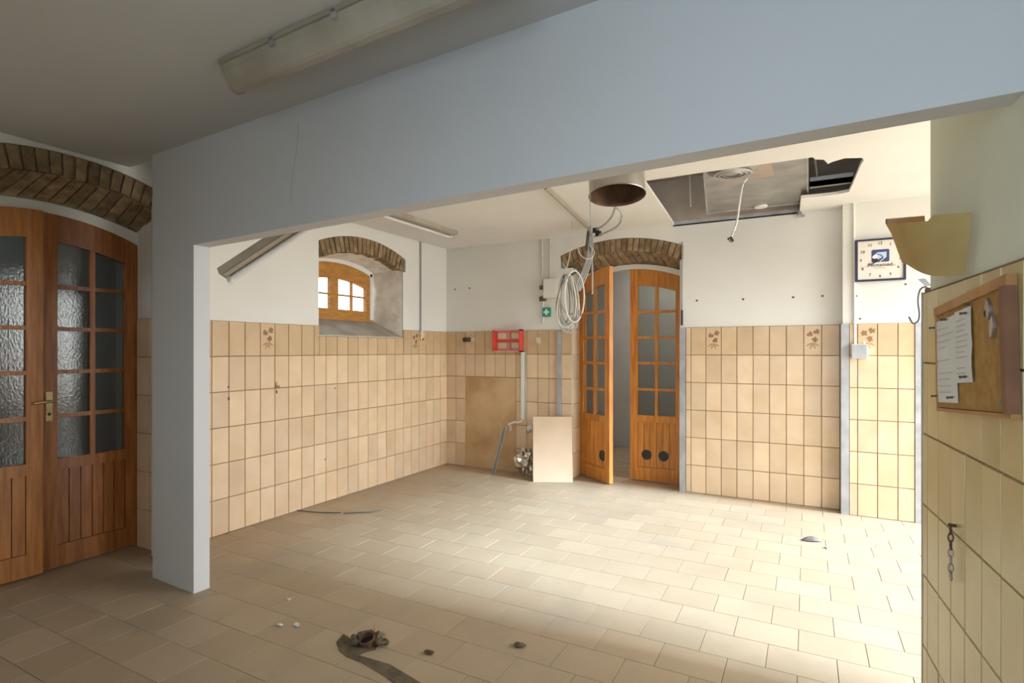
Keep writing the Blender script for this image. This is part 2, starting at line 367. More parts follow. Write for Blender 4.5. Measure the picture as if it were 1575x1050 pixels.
# ------------------------------------------------------------------ wall tiles
TW, THT = .128, .25
def tile_mesh(w, h, mt, name='tile'):
    g, b, t = .0015, .0025, .008
    mb = MB(); mb.poly([(g,g,0),(w-g,g,0),(w-g,h-g,0),(g,h-g,0),(g+b,g+b,t),(w-g-b,g+b,t),(w-g-b,h-g-b,t),(g+b,h-g-b,t)],
                       [(4,5,6,7),(0,1,5,4),(1,2,6,5),(2,3,7,6),(3,0,4,7)])
    return mb.mesh(name, mt)
tile_cache = {}
def lay_tile(parent, O, U, N, u, v, w, h, key='tile'):
    k = (round(w,4), round(h,4), key)
    if k not in tile_cache: tile_cache[k] = tile_mesh(w, h, M[key])
    o = link('tile', tile_cache[k], parent)
    p = O+U*u+Vector((0,0,v))+N*.003
    Mx = Matrix(((U.x,0,N.x,p.x),(U.y,0,N.y,p.y),(U.z,1,N.z,p.z),(0,0,0,1)))
    o.matrix_local = Mx @ Matrix.Rotation(random.gauss(0,.0022),4,'X') @ Matrix.Rotation(random.gauss(0,.0022),4,'Y')
    return o
def grout(parent, O, U, N, u0, u1, v0, v1, key='grout', name='grout_bed', t=.0045):
    q = lambda u, v, n: O+U*u+Vector((0,0,v))+N*n
    return MB().hexa([q(u0,v0,-.001),q(u1,v0,-.001),q(u1,v1,-.001),q(u0,v1,-.001)],[q(u0,v0,t),q(u1,v0,t),q(u1,v1,t),q(u0,v1,t)]).build(name, M[key], parent)
def motif(tile_o, w, h, seed):
    rr = random.Random(seed); mb = MB(); mb2 = MB()
    def petal(mbx, cx, cy, a, l, wd):
        pts = [(cx+math.cos(a)*l*t-math.sin(a)*wd*math.sin(PI*t), cy+math.sin(a)*l*t+math.cos(a)*wd*math.sin(PI*t)) for t in (0,.25,.5,.75,1)]
        pts += [(cx+math.cos(a)*l*t+math.sin(a)*wd*math.sin(PI*t), cy+math.sin(a)*l*t-math.cos(a)*wd*math.sin(PI*t)) for t in (.75,.5,.25)]
        mbx.prism(pts, lambda u,v,t: (u,v,t), .0075, .0088)
    for (cx, cy) in ((w*.34,h*.70),(w*.72,h*.78),(w*.62,h*.52)):
        for k in range(5): petal(mb, cx, cy, k*2*PI/5+rr.random(), .026, .010)
    for k in range(4): petal(mb2, w*.5, h*.42, -PI/2+(k-1.5)*.7, .06, .008)
    mb.build('flower_print', M['motif'], tile_o); mb2.build('leaf_print', M['motif2'], tile_o)

VX, VY = Vector((1,0,0)), Vector((0,1,0))
# left wall: from the back corner towards the camera
OL = Vector((XL,0,0)); ncol = 25
grout(wall_left, OL, VY, VX, 2.08, 3.33, 0, 1.5); grout(wall_left, OL, VY, VX, 3.33, 4.43, 0, 1.415); grout(wall_left, OL, VY, VX, 4.43, YB, 0, 1.5)
for c in range(ncol):
    y1 = YB-.008-c*TW; y0 = y1-TW
    if y0 < 2.06: break
    for r in range(6):
        z0 = r*THT; h = THT
        if r == 5 and y1 > 3.33 and y0 < 4.43:
            h = .163
            if y0 < 3.33-.01: lay_tile(wall_left, OL, VY, VX, y0, z0, 3.33-y0, THT, 'tile_top'); y0_, w_ = 3.33, y1-3.33
            elif y1 > 4.43+.01: lay_tile(wall_left, OL, VY, VX, 4.43, z0, y1-4.43, THT, 'tile_top'); y0_, w_ = y0, 4.43-y0
            else: y0_, w_ = y0, TW
            lay_tile(wall_left, OL, VY, VX, y0_, z0, w_, h, 'tile_top'); continue
        o = lay_tile(wall_left, OL, VY, VX, y0, z0, TW, h, 'tile_top' if r == 5 else 'tile')
        if r == 5 and c in (4, 18): motif(o, TW, h, c)
# reveal of the left doorway (faces the camera)
OR_ = Vector((0,2.05,0)); 
for c in range(2):
    for r in range(6): lay_tile(wall_left, OR_, VX, -VY, XL-.012-(c+1)*TW, r*THT, TW, THT)
grout(wall_left, OR_, VX, -VY, XL-.29, XL, 0, 1.5)
# back wall
OB = Vector((0,YB,0))
def back_cols(u0, n, skip=lambda c, r: False, w=TW, motifs=(), parent=wall_back, O=OB):
    for c in range(n):
        for r in range(6):
            if skip(c, r): continue
            o = lay_tile(parent, O, VX, -VY, u0+c*w, r*THT, w, THT, 'tile_top' if r == 5 else 'tile')
            if r == 5 and c in motifs: motif(o, w, THT, c)
xa = XL+.006; wl = .1278
grout(wall_back, OB, VX, -VY, XL, -2.10, 0, 1.5)
XP0, XP1 = xa+2*wl, xa+7*wl                       # bare patch where the tiles came off
back_cols(xa, 10, lambda c, r: (2 <= c < 7 and r < 4), w=wl)
for r in range(6): lay_tile(wall_back, OB, VX, -VY, xa+10*wl, r*THT, .10, THT, 'tile_top' if r == 5 else 'tile'); lay_tile(wall_back, OB, VX, -VY, -2.206, r*THT, .114, THT, 'tile_top' if r == 5 else 'tile')
grout(wall_back, OB, VX, -VY, XP0+.002, XP1-.002, 0, 4*THT-.003, 'screed', 'bare_screed', .008)
grout(wall_back, OB, VX, -VY, -.98, .245, 0, 1.5)
back_cols(-.93, 9, motifs=(1, 7), w=.1295)
for r in range(6): lay_tile(wall_back, OB, VX, -VY, -.975, r*THT, .045, THT)
# door reveal, left jamb, tiled (faces right)
OJ = Vector((-2.09,0,0))
for r in range(6): lay_tile(wall_back, OJ, VY, VX, YB+.004, r*THT, .20, THT)
# pier
OP = Vector((0,5.08,0))
grout(wall_pier, OP, VX, -VY, .25, 1.2, 0, 1.5)
back_cols(.293, 1, w=.056, parent=wall_pier, O=OP); back_cols(.349, 2, w=.13, parent=wall_pier, O=OP, motifs=(0,)); back_cols(.609, 1, w=.105, parent=wall_pier, O=OP)
for r in range(6): lay_tile(wall_pier, OP, VX, -VY, .775, r*THT, .2, THT)
# near right wall
grout(wall_right, RA, RD, RN, 0, 1.6, 0, 1.5)
u = .012
first = True
while u < 1.25:
    wv = .06 if first else .1275
    for r in range(6): lay_tile(wall_right, RA, RD, RN, u, r*THT, wv, THT-.004 if r == 5 else THT, 'tile_yellow')
    u += wv; first = False

# metal corner profiles and plaster trims
def trim(name, lo, hi, key, label, cat='trim'):
    return tag(MB().box(lo, hi).build(name, M[key]), label, cat, kind='structure')
trim('trim_1', (.238, 5.066, 0), (.292, 5.205, 1.5), 'grey_metal', 'grey metal corner profile on the left edge of the clock pier')
trim('trim_2', (.716, 5.064, 0), (.774, 5.08, 1.5), 'grey_metal', 'grey metal strip at the right of the pier tiles')
trim('trim_3', (-1.03, 5.180, 0), (-.978, 5.21, 1.5), 'grey_metal', 'grey metal profile right of the back double door')
trim('trim_4', (-2.245, 5.165, .0), (-2.205, 5.20, 1.49), 'grey_metal', 'grey metal profile left of the back double door, behind the board')
tag(MB().hexa([rw(-.004,0,-.112),rw(-.004,0,.012),rw(.010,0,.012),rw(.010,0,-.112)],[rw(-.004,1.5,-.112),rw(-.004,1.5,.012),rw(.010,1.5,.012),rw(.010,1.5,-.112)]).build('trim_5', M['grey_metal']), 'thin metal edge profile at the end of the near right wall', 'trim', kind='structure')

# ------------------------------------------------------------------ brick arches
def wedge(A, f0, f1, r0, r1):      # quad in (u, v) between two fractions of the arc and two radii
    out = []
    for f, r in ((f0, r0), (f1, r0), (f1, r1), (f0, r1)):
        t = -A.th+2*A.th*f; out.append((A.c+math.sin(t)*r, A.zc+math.cos(t)*r))
    return out
def brick_arch(A, fn, parent, tface, sgn, thick, n, depth=.075, soffit=None, nsof=0, two_rows=False):
    """sgn: direction into the wall along t. soffit = (door arch, depth of its plane): sloping second course."""
    bed = MB()
    for k in range(n):
        bed.prism(wedge(A, k/n, (k+1)/n, A.R-thick+.004, A.R+.002), fn, tface+sgn*.014, tface+sgn*depth)
        g = .10/n
        j = random.uniform(-.004, .003)
        MB().prism(wedge(A, k/n+g, (k+1)/n-g, A.R-thick+random.uniform(-.005,.003), A.R-.003), fn, tface+sgn*j, tface+sgn*(depth+.005)).build('brick', M['brick'], parent)
    bed.build('mortar_bed', M['mortar'], parent)
    if soffit:
        D, dep = soffit; bed = MB()
        for k in range(nsof):
            f0, f1 = k/nsof, (k+1)/nsof; g = .07/nsof; j = random.uniform(-.006, .004)
            def quad(fa, fb_, j, up):
                fr = wedge(A, fa, fb_, A.R-thick+up+j, A.R-thick+up+.06); bk = wedge(D, fa, fb_, D.R+up+j, D.R+up+.07)
                return [fn(u, v, tface+sgn*.035) for u, v in fr], [fn(u, v, tface+sgn*dep) for u, v in bk]
            MB().hexa(*quad(f0+g, f1-g, j, .0)).build('brick', M['brick'], parent)
            bed.hexa(*quad(f0, f1, .0, .012))
        bed.build('mortar_bed', M['mortar'], parent)
D_LD = Arch(1.53, .535, 2.095, .115)           # tops of the door leaves
D_BD = Arch(-1.56, .53, 2.10, .115)
S_LD = Arch(1.53, .60, 2.165, .12); S_BD = Arch(-1.58, .585, 2.15, .12)
brick_arch(A_LD, fl, wall_left, XL, -1, .125, 19, soffit=(S_LD, .30), nsof=17)
brick_arch(A_BD, fb, wall_back, YB, 1, .125, 21, soffit=(S_BD, .235), nsof=17)
brick_arch(A_LW, fl, wall_left, XL, -1, .14, 20, depth=.10)
# plaster linings of the alcove around the window
m = MB(); n = 16; I = Arch(3.90, .57, 2.195, .115); J = Arch(3.88, .57, 2.15, .115)
for k in range(n):
    p, q = 3.33+1.10*k/n, 3.33+1.10*(k+1)/n
    m.hexa([(XL-.09,p,I.z(p)),(XL-.09,q,I.z(q)),(XL-.09,q,I.z(q)+.1),(XL-.09,p,I.z(p)+.1)], [(XL-.36,p,J.z(p)),(XL-.36,q,J.z(q)),(XL-.36,q,J.z(q)+.15),(XL-.36,p,J.z(p)+.15)])
m.build('alcove_soffit', M['rough_plaster'], wall_left)
m = MB(); rr = random.Random(3); gy, gz = 7, 10     # lumpy right-hand reveal
vs = []; fs = []
for i in range(gy):
    for k in range(gz):
        x = XL-.003-.355*i/(gy-1); z = 1.42+.86*k/(gz-1)
        vs.append((x, 4.43-.012-rr.random()*.03*(1 if 0 < i else .2)-.05*i/(gy-1), z))
for i in range(gy-1):
    for k in range(gz-1): fs.append((i*gz+k, (i+1)*gz+k, (i+1)*gz+k+1, i*gz+k+1))
m.poly(vs, fs); o = m.build('alcove_reveal', M['rough_plaster'], wall_left, True)
m = MB().hexa([(XL-.005,3.33,1.405),(XL-.005,4.43,1.405),(XL-.36,4.43,1.405),(XL-.36,3.33,1.405)], [(XL-.005,3.33,1.43),(XL-.005,4.43,1.43),(XL-.34,4.43,1.60),(XL-.34,3.33,1.60)])
m.build('sloping_sill', M['grey_sill'], wall_left)
# white plaster bands round the doors
def arch_band(name, A, w, fn, t0, t1, zbot, sides, label):
    m = MB(); n = 18; B = Arch(A.c, A.hw+w, A.peak+w, A.rise+.005); pts_i = []; pts_o = []
    for k in range(n+1):
        f = k/n; u = A.c-A.hw+2*A.hw*f; v = B.c-B.hw+2*B.hw*f
        pts_i.append((u, A.z(u))); pts_o.append((v, B.z(v)))
    for k in range(n): m.prism([pts_i[k], pts_i[k+1], pts_o[k+1], pts_o[k]], fn, t0, t1)
    if 'l' in sides: m.prism([(B.c-B.hw, zbot), (A.c-A.hw, zbot), pts_i[0], pts_o[0]], fn, t0, t1)
    if 'r' in sides: m.prism([(A.c+A.hw, zbot), (B.c+B.hw, zbot), pts_o[-1], pts_i[-1]], fn, t0, t1)
    return tag(m.build(name, M['plaster']), label, 'trim', kind='structure')
arch_band('trim_6', D_LD, .06, fl, XL-.275, XL-.33, 0, 'lr', 'white plaster band around the top of the dark left double door')
arch_band('trim_7', D_BD, .045, fb, YB+.205, YB+.26, 0, 'r', 'white plaster band arching over the orange back double door')

# ------------------------------------------------------------------ door leaves
def make_leaf(name, label, hinge, angle, wd, topf, both=True, holes=(), handle=None, glass='glass', bars2=(0,1,2,3), planks=6, flip=1, wood='wood'):
    """u runs from the hinge to the meeting edge, faces at t = +-.02; topf(u) gives the arched top."""
    root = thing(name, label, 'door', hinge, angle, kind='structure')
    W = M[wood]; fn = lambda u, v, t: (u, t*flip, v); T = .021
    sw = .078
    def strip(u0, u1, lo, hi, n=6):
        us = [u0+(u1-u0)*k/n for k in range(n+1)]
        return [(u, lo(u)) for u in us]+[(u, hi(u)) for u in us[::-1]]
    c = lambda z: (lambda u: z)
    gt = lambda u: topf(u)-.16
    for (a, b) in ((.002, sw), (wd-sw, wd-.002)): MB().prism(strip(a, b, c(.012), topf), fn, -T, T).build('stile', W, root)
    MB().prism(strip(sw, wd-sw, gt, topf), fn, -T, T).build('top_rail', W, root)
    MB().prism(strip(sw, wd-sw, c(.585), c(.65), 1), fn, -T, T).build('middle_rail', W, root)
    MB().prism(strip(sw, wd-sw, c(.012), c(.14), 1), fn, -T, T).build('bottom_rail', W, root)
    mid = wd/2
    MB().prism(strip(mid-.014, mid+.014, c(.65), gt, 2), fn, -T*.8, T*.8).build('muntin', W, root)
    zs = [.905, 1.165, 1.42, 1.67]
    for ci, (a, b) in enumerate(((sw, mid-.014), (mid+.014, wd-sw))):
        zz = [z for k, z in enumerate(zs) if ci == 0 or k in bars2]
        for z in zz: MB().prism(strip(a, b, c(z-.012), c(z+.012), 1), fn, -T*.8, T*.8).build('muntin', W, root)
        edges = [.65]+[q for z in zz for q in (z-.012, z+.012)]
        for k in range(0, len(edges), 2):
            lo = edges[k]; hi = edges[k+1] if k+1 < len(edges) else None
            MB().prism(strip(a, b, c(lo), c(hi) if hi else gt, 4), fn, -.003, .003).build('pane', M[glass], root)
    pwid = (wd-2*sw)/planks
    for k in range(planks):
        a = sw+k*pwid
        MB().prism([(a+.0025, .142), (a+pwid-.0025, .142), (a+pwid-.0025, .583), (a+.0025, .583)], fn, -.012, .012).build('plank', W, root)
    for (u, z) in holes:
        Mx = Matrix(((1,0,0,u),(0,0,flip*-1,0),(0,1,0,z),(0,0,0,1)))
        h = MB().lathe([(.0,.0135),(.045,.0135),(.046,.0145),(.053,.0145),(.053,.010)], Mx).build('painted_vent_hole', M['black'], root)  # black disc paints the dark inside, the planks are not cut
        MB().lathe([(.0,-.0135),(.05,-.0135),(.05,-.010)], Mx).build('painted_vent_hole', M['black'], root)
    if handle:
        u, z, s = handle
        p = MB().box((u-.016, s*T, z-.085), (u+.016, s*(T+.006), z+.085)).build('handle_plate', M['brass'], root)
        MB().tube(spline([(u,s*T,z+.03),(u,s*(T+.045),z+.03),(u+.02,s*(T+.05),z+.032),(u+.09,s*(T+.05),z+.025)]), .008).build('handle', M['brass'], root, True)
        MB().lathe([(0,.004),(.009,.004),(.009,0)], Matrix.Translation((u,s*(T+.004),z-.045)) @ Matrix.Rotation(-s*PI/2,4,'X')).build('keyhole', M['black'], root)
    return root
WD = .525
# left doorway (looks along +x): hinges at y=2.055 and y=1.0, u runs along -y / +y
lt = lambda u: D_LD.z(1.53+WD-u) if u <= WD else D_LD.peak
XD = XL-.30
make_leaf('door_1', 'right leaf of the left doorway, pine with its shade painted in, glazed above planks, brass handle', (XD, 1.53+WD, 0), -PI/2, WD, lt, handle=(WD-.035, .965, 1), flip=1, wood='wood_shaded')
make_leaf('door_2', 'left leaf of the left doorway, cut by the photo edge', (XD, 1.53-WD, 0), PI/2-math.radians(3.5), WD, lambda u: D_LD.z(1.53-WD+min(u, WD)), flip=1, planks=6, wood='wood_deep')
bt_r = lambda u: D_BD.z(-1.56+WD-min(u, WD)); YD = YB+.235
make_leaf('door_3', 'orange closed right leaf of the back double door with two round vent holes', (-1.56+WD, YD, 0), PI, WD, bt_r, holes=((.36,.262),(.195,.262)), bars2=(0,1,2,3), planks=6)
make_leaf('door_4', 'orange left leaf of the back double door, swung ajar', (-1.56-WD, YD-.02, 0), -math.radians(35), WD, lambda u: D_BD.z(-1.56-WD+min(u, WD)), holes=((.40,.262),), planks=6)
# frame post behind the ajar leaf
tag(MB().box((-2.09, YB+.225, 0), (-2.06, YB+.30, 2.06)).build('trim_8', M['wood_dark']), 'dark wooden frame post at the hinge of the ajar door', 'trim', kind='structure')
tag(MB().box((-1.065, YB+.26, 0), (-1.03, YB+.31, 2.04)).build('trim_9', M['wood_dark']), 'dark wooden frame post right of the closed door leaf', 'trim', kind='structure')

# rooms beyond the doors, only seen through the glass and the gap
m = MB(); m.box((-3.2,7.2,0),(.2,7.3,2.8)); m.box((-3.2,5.52,0),(-3.1,7.2,2.8)); m.box((.1,5.52,0),(.2,7.2,2.8)); m.box((-3.2,5.52,2.7),(.2,7.3,2.8))
tag(m.build('wall_store', M['hall']), 'dim grey walls of the store room behind the back door', 'wall', kind='structure')
m = MB(); m.box((-6.0,-.4,0),(-5.9,3.0,2.8)); m.box((-6.0,2.9,0),(XL-.36,3.0,2.8)); m.box((-6.0,-.4,0),(XL-.36,-.3,2.8)); m.box((-6.0,-.4,2.7),(XL-.36,3.0,2.8))
tag(m.build('wall_hall', M['hall']), 'grey walls of the hall behind the left glazed doors', 'wall', kind='structure')
tag(MB().box((-5.0,2.55,0),(-4.90,2.9,2.3)).build('trim_10', M['hall_warm']), 'warm wooden jamb glimpsed through the glass of the left door', 'trim', kind='structure')
lamp('added_hall_light', 'AREA', (-4.8, 1.2, 2.6), (0,0,-1), 9, (.8,.9,1.0), shape='RECTANGLE', size=1, size_y=1)  # added lamp without a fixture, brightens the hall behind the glass
lamp('added_store_light', 'AREA', (-1.2, 6.4, 2.6), (0,0,-1), 26, (1,.95,.88), shape='RECTANGLE', size=1, size_y=1)  # added area lamp, lifts the store room seen past the back door

# ------------------------------------------------------------------ window in the left alcove
XW = XL-.335
win = thing('window_1', 'small arched wooden casement window glowing in the deep alcove', 'window', (XW, 3.33, 1.60), kind='structure')
WA = Arch(.50, .55, .525, .115)   # arch top relative to the sill, u from the alcove's left edge
fw = lambda u, v, t: (t, u, v)
def wstrip(u0, u1, lo, hi, t0, t1, n=8):
    us = [u0+(u1-u0)*k/n for k in range(n+1)]
    return MB().prism([(u, lo(u)) for u in us]+[(u, hi(u)) for u in us[::-1]], fw, t0, t1)
cc = lambda z: (lambda u: z)
o = wstrip(-.02, .985, WA.z, lambda u: WA.z(u)+.05, -.03, .03); o.build('plaster_band', M['plaster'], win)
MB().box((-.03,.955,0),(.03,1.0,.47)).build('plaster_band', M['plaster'], win)
MB().box((-.03,-.02,-.03),(.03,1.0,.0)).build('sill_board', M['window_wood'], win)
for (a, b) in ((-.03,.48),(.48,.955)):
    s = .05
    wstrip(a, a+s, cc(.0), WA.z, -.02, .02, 3).build('stile', M['window_wood'], win); wstrip(b-s, b, cc(.0), WA.z, -.02, .02, 3).build('stile', M['window_wood'], win)
    wstrip(a+s, b-s, lambda u: WA.z(u)-.15, WA.z, -.02, .02).build('top_rail', M['window_wood'], win)
    wstrip(a+s, b-s, cc(0), cc(.085), -.02, .02, 1).build('bottom_rail', M['window_wood'], win)
    mid = (a+b)/2
    wstrip(mid-.008, mid+.008, cc(.085), lambda u: WA.z(u)-.15, -.015, .015, 2).build('muntin', M['window_wood'], win)
    for (p, q) in ((a+s, mid-.008), (mid+.008, b-s)):
        wstrip(p, q, cc(.215), cc(.231), -.015, .015, 1).build('muntin', M['window_wood'], win)
        wstrip(p, q, cc(.085), cc(.215), -.003, .003, 1).build('pane', M['glass_clear'], win)
        wstrip(p, q, cc(.231), lambda u: WA.z(u)-.15, -.003, .003, 4).build('pane', M['glass_clear'], win)
# the outer masonry opening is cut by the wall itself (open above the sill)

# ------------------------------------------------------------------ lamps on the ceilings
def batten(name, label, cat, L, wdt, hgt, M4, tube_off=None, kind='closed'):
    """along local +x from 0 to L, hanging below local z=0."""
    root = thing(name, label, cat); root.matrix_world = M4
    if kind == 'closed':
        prof = [(0,0),(wdt*.08,-hgt*.45),(wdt*.32,-hgt*.93),(wdt*.42,-hgt),(wdt*.62,-hgt),(wdt*.75,-hgt*.9),(wdt*.93,-hgt*.45),(wdt,0)]
        f = lambda u, v, t: (t, u, v)
        MB().prism([(-.006,0),(wdt+.006,0),(wdt+.006,-.016),(-.006,-.016)], f, 0, L).build('housing', M['fixture_dim'], root)
        MB().prism(prof, f, .012, L-.012).build('diffuser', M['fixture'], root)
        for x0 in (-.004, L-.012):
            MB().prism([(u*1.03-.002, v*1.04) for u, v in prof], f, x0, x0+.016).build('end_cap', M['fixture_dim'], root)
        for k in range(1, 4):
            MB().box((k*L/4-.012, -.006, -.034), (k*L/4+.012, .006, -.004)).build('clip', M['grey_metal'], root)
    else:
        f = lambda u, v, t: (t, u, v)
        MB().prism([(0,0),(wdt,0),(wdt*.94,-hgt*.55),(wdt*.06,-hgt*.55)], f, 0, L).build('housing', M['fixture'], root)
        MB().prism([(wdt*.06,-hgt*.56),(wdt*.35,-hgt*.56),(wdt*.35,-hgt*.75),(wdt*.06,-hgt*.75)], f, .02, L-.02).build('ballast_channel', M['fixture_dim'], root)
        for x0 in (.005, L-.03): MB().box((x0, wdt*.45, -hgt*1.15), (x0+.025, wdt*.72, -hgt*.5)).build('lampholder', M['white_plastic'], root)
        MB().tube([(.03, wdt*.6, -hgt*.9), (L-.03, wdt*.6, -hgt*.9)], hgt*.22, 10).build('tube', M['white'], root, True)
        for x0 in (-.003, L-.003): MB().box((x0, wdt*.02, -hgt*.55), (x0+.006, wdt*.98, 0)).build('end_cap', M['fixture_dim'], root)
    return root
ang = math.atan2(PD.y, PD.x)
batten('ceiling_light', 'long yellowed closed strip light on the near grey ceiling in front of the beam', 'ceiling light', 1.27, .125, .098,
       Matrix.Translation((-1.985, 1.335, ZN-.001)) @ Matrix.Rotation(ang, 4, 'Z'))
batten('ceiling_light', 'bare strip light on the bright far ceiling above the arched window', 'ceiling light', 1.25, .14, .055,
       Matrix.Translation((-2.98, 3.21, ZC-.001)) @ Matrix.Rotation(PI/2, 4, 'Z'), kind='open')
p1, p2 = at(334, 412, 3.22), at(588, 246, 3.22); ex = (p2-p1).normalized(); fwd = Vector((-SN, CS, 0))
ez = ex.cross(fwd).normalized()
if ez.z < 0: ez = -ez
ey = ez.cross(ex)
ez2 = (ez*.9+ey*.43).normalized(); ey2 = ez2.cross(ex)
Mx = Matrix(((ex.x,ey2.x,ez2.x,p1.x),(ex.y,ey2.y,ez2.y,p1.y),(ex.z,ey2.z,ez2.z,p1.z),(0,0,0,1)))
batten('ceiling_light', 'dirty strip light dangling aslant behind the beam near the pier', 'ceiling light', (p2-p1).length, .10, .085, Mx, kind='open')

# ------------------------------------------------------------------ above and below the ceiling hole
ac = thing('duct_unit', 'galvanised metal duct unit hanging inside the ceiling hole', 'duct', (-.36, 4.45, 2.50))
xa0, xa1, ya0, ya1 = -.35, .36, -.72, .62
SK = lambda x, y, z: (x+(.12-.175*(y-ya0)/(ya1-ya0))*(xa1-x)/(xa1-xa0), y, z)
def skb(lo, hi): return [SK(x, y, lo[2]) for x, y in ((lo[0],lo[1]),(hi[0],lo[1]),(hi[0],hi[1]),(lo[0],hi[1]))], [SK(x, y, hi[2]) for x, y in ((lo[0],lo[1]),(hi[0],lo[1]),(hi[0],hi[1]),(lo[0],hi[1]))]
MB().hexa(*skb((xa0, ya0, 0), (xa1, ya1, .24))).build('casing', M['steel'], ac)
MB().hexa(*skb((xa0-.012, ya1, -.012), (xa1+.012, ya1+.014, .25))).build('flange', M['grey_metal'], ac)
for x in (xa0-.010, xa1): MB().hexa(*skb((x, ya0, -.010), (x+.010, ya1, .25))).build('side_seam', M['grey_metal'], ac)
MB().box((xa0+.16, ya0+.03, -.006), (xa1-.20, -.25, .0)).build('fan_plate', M['concrete'], ac)
MB().lathe([(0,-.03),(.10,-.03),(.15,-.012),(.16,-.005)], Matrix.Translation((xa0+.27, ya0+.22, 0)), 28).build('fan_cowl', M['steel'], ac, True)
for k in range(3): MB().lathe([(.05+.03*k,-.034),(.056+.03*k,-.036),(.062+.03*k,-.03)], Matrix.Translation((xa0+.27, ya0+.22, 0)), 24).build('fan_ring', M['grey_metal'], ac, True)
MB().lathe([(0,-.014),(.05,-.014),(.055,-.002)], Matrix.Translation((.02, ya1-.02, 0)), 20).build('drain_cap', M['white_plastic'], ac)
for (x, y) in ((xa0+.18, ya0+.05), (xa1-.05, ya0+.05), (xa0+.04, ya1-.05), (xa1-.05, ya1-.05)):
    MB().tube([(x, y, .24), (x, y, ZS-2.50+.01)], .005, 6).build('hanger_rod', M['steel'], ac)
cb = [at(1149, 258, 3.74), at(1142, 285, 3.74), at(1137, 315, 3.73), at(1133, 342, 3.72), at(1125, 364, 3.72)]
c = thing('power_cable', 'white cable with bare ends dangling from the duct unit in the ceiling hole', 'cable', cb[0])
base = cb[0].copy(); cb = [p-base for p in cb]; cb[0].z = 2.458-base.z
MB().tube(spline(cb), .0072, 8).build('sheath', M['white_plastic'], c, True)
e = cb[-1]
for k, (dx, dz) in enumerate(((-.022,-.022),(-.010,-.034),(.003,-.038),(.012,-.030),(-.026,-.010))):
    MB().tube([e, e+Vector((dx*.5, .004*k-.008, dz*.5)), e+Vector((dx, .004*k-.008, dz))], [.003,.004,.005], 6).build('wire_end', M['black'], c, True)
def rod(name, label, a, b, r, key, cat='rod'):
    a, b = Vector(a), Vector(b); o = MB().tube([Vector((0,0,0)), b-a], r, 8).build(name, M[key]); o.location = a
    return tag(o, label, cat)
rod('threaded_rod', 'thin rod hanging in the left part of the ceiling hole, left of the metal unit', (-.86, 4.79, 2.50), (-.875, 4.80, ZS+.01), .0055, 'ivory')
rod('threaded_rod', 'pale slanting rod in the ceiling hole right of the metal unit', (.075, 4.66, 2.50), (.035, 4.62, ZS+.01), .0065, 'ivory')
m = MB().box((-1.085, 5.178, ZC-.012), (-.055, 5.199, ZC-.002)).box((-1.085, 5.178, ZC-.012), (-.055, 5.181, ZC+.03))
tag(m.build('ceiling_channel', M['grey_metal']), 'thin metal ceiling channel along the far edge of the hole, on the back wall', 'channel')
m = MB().box((.02, 4.60, 2.49), (.29, 4.645, 2.53)).box((.02, 4.60, 2.49), (.29, 4.603, 2.56))
o = m.build('ceiling_rail', M['steel']); tag(o, 'galvanised rail lying across the right corner of the ceiling hole', 'rail')
o = MB().box((0,0,0), (.028,.035,.02)).box((0,0,-.02),(.006,.035,0)).box((.018,0,-.026),(.05,.010,-.006)).build('ceiling_bracket', M['grey_metal']); o.location = (-.065, 5.16, ZC-.022)
tag(o, 'small metal bracket at the inner corner of the ceiling hole', 'bracket')

# vent pipe end
vc = at(949, 301, 3.24)
Mv = Matrix.Translation(vc) @ Matrix.Rotation(math.atan2(SN, CS), 4, 'Z') @ Matrix.Rotation(math.radians(-7.5), 4, 'X')
v = thing('vent_pipe', 'short round metal vent pipe with rusty inside hanging from the far ceiling', 'vent pipe'); v.matrix_world = Mv
MB().lathe([(.166,0),(.168,.004),(.162,.01),(.162,.12),(.162,.262)], seg=40).build('pipe', M['steel'], v, True)
MB().lathe([(.166,0),(.155,.012),(.152,.12),(.10,.20),(.02,.23),(0,.232)], seg=40).build('inner_lining', M['rust'], v, True)
MB().tube([(-.163,-.02,.005),(-.162,-.02,-.12),(-.160,-.02,-.235)], .0025, 6).build('hanging_wire', M['cable'], v)

# cables hanging before the back door
def cable(name, pts, r, key, parent=None, seg=8, n=8): return MB().tube(spline(pts, n), r, seg).build(name, M[key], parent, True)
jx = at(908, 356, 5.12)
o = rod('conduit', 'dark conduit running along the far ceiling to the cable bundle', (-1.607, 3.50, ZC-.017), (jx.x-.01, jx.y-.05, ZC-.017), .016, 'fixture_dim', 'pipe')
bd = thing('cable_bundle', 'bundle of loose grey cables dropping from the ceiling before the back door', 'cables', (jx.x, jx.y, ZC))
B0 = Vector((jx.x, jx.y, ZC))
def bp(px, py, d): return at(px, py, d)-B0
for k in range(4):
    a = (k-1.5)*2.2
    cable('cable', [Vector((.01*k-.02, 0, -.002)), bp(908+a, 372, 5.10), bp(907+a, 392, 5.06), bp(902+a*1.2, 412, 5.03), bp(894+a*1.5, 432, 5.01), bp(888+a, 447, 5.0)], .0085, 'cable', bd)
cable('cable', [bp(946, 318, 3.6), bp(941, 333, 3.9), bp(930, 345, 4.4), bp(916, 354, 4.9), bp(908, 362, 5.08)], .0075, 'cable', bd)
cable('cable', [bp(948, 320, 3.55), bp(956, 328, 3.6), bp(952, 345, 3.9), bp(935, 356, 4.5), bp(914, 364, 5.05)], .0075, 'cable', bd)
for (px, py) in ((917, 354), (921, 359)): MB().box((-.028,-.015,-.02),(.02,.015,.02)).build('black_tape', M['black'], bd).location = bp(px, py, 4.86)
cable('cable', [bp(889, 382, 5.04), bp(893, 392, 5.02), bp(902, 398, 5.0), bp(911, 396, 5.0), bp(914, 387, 5.02), bp(908, 378, 5.05)], .004, 'white_plastic', bd)
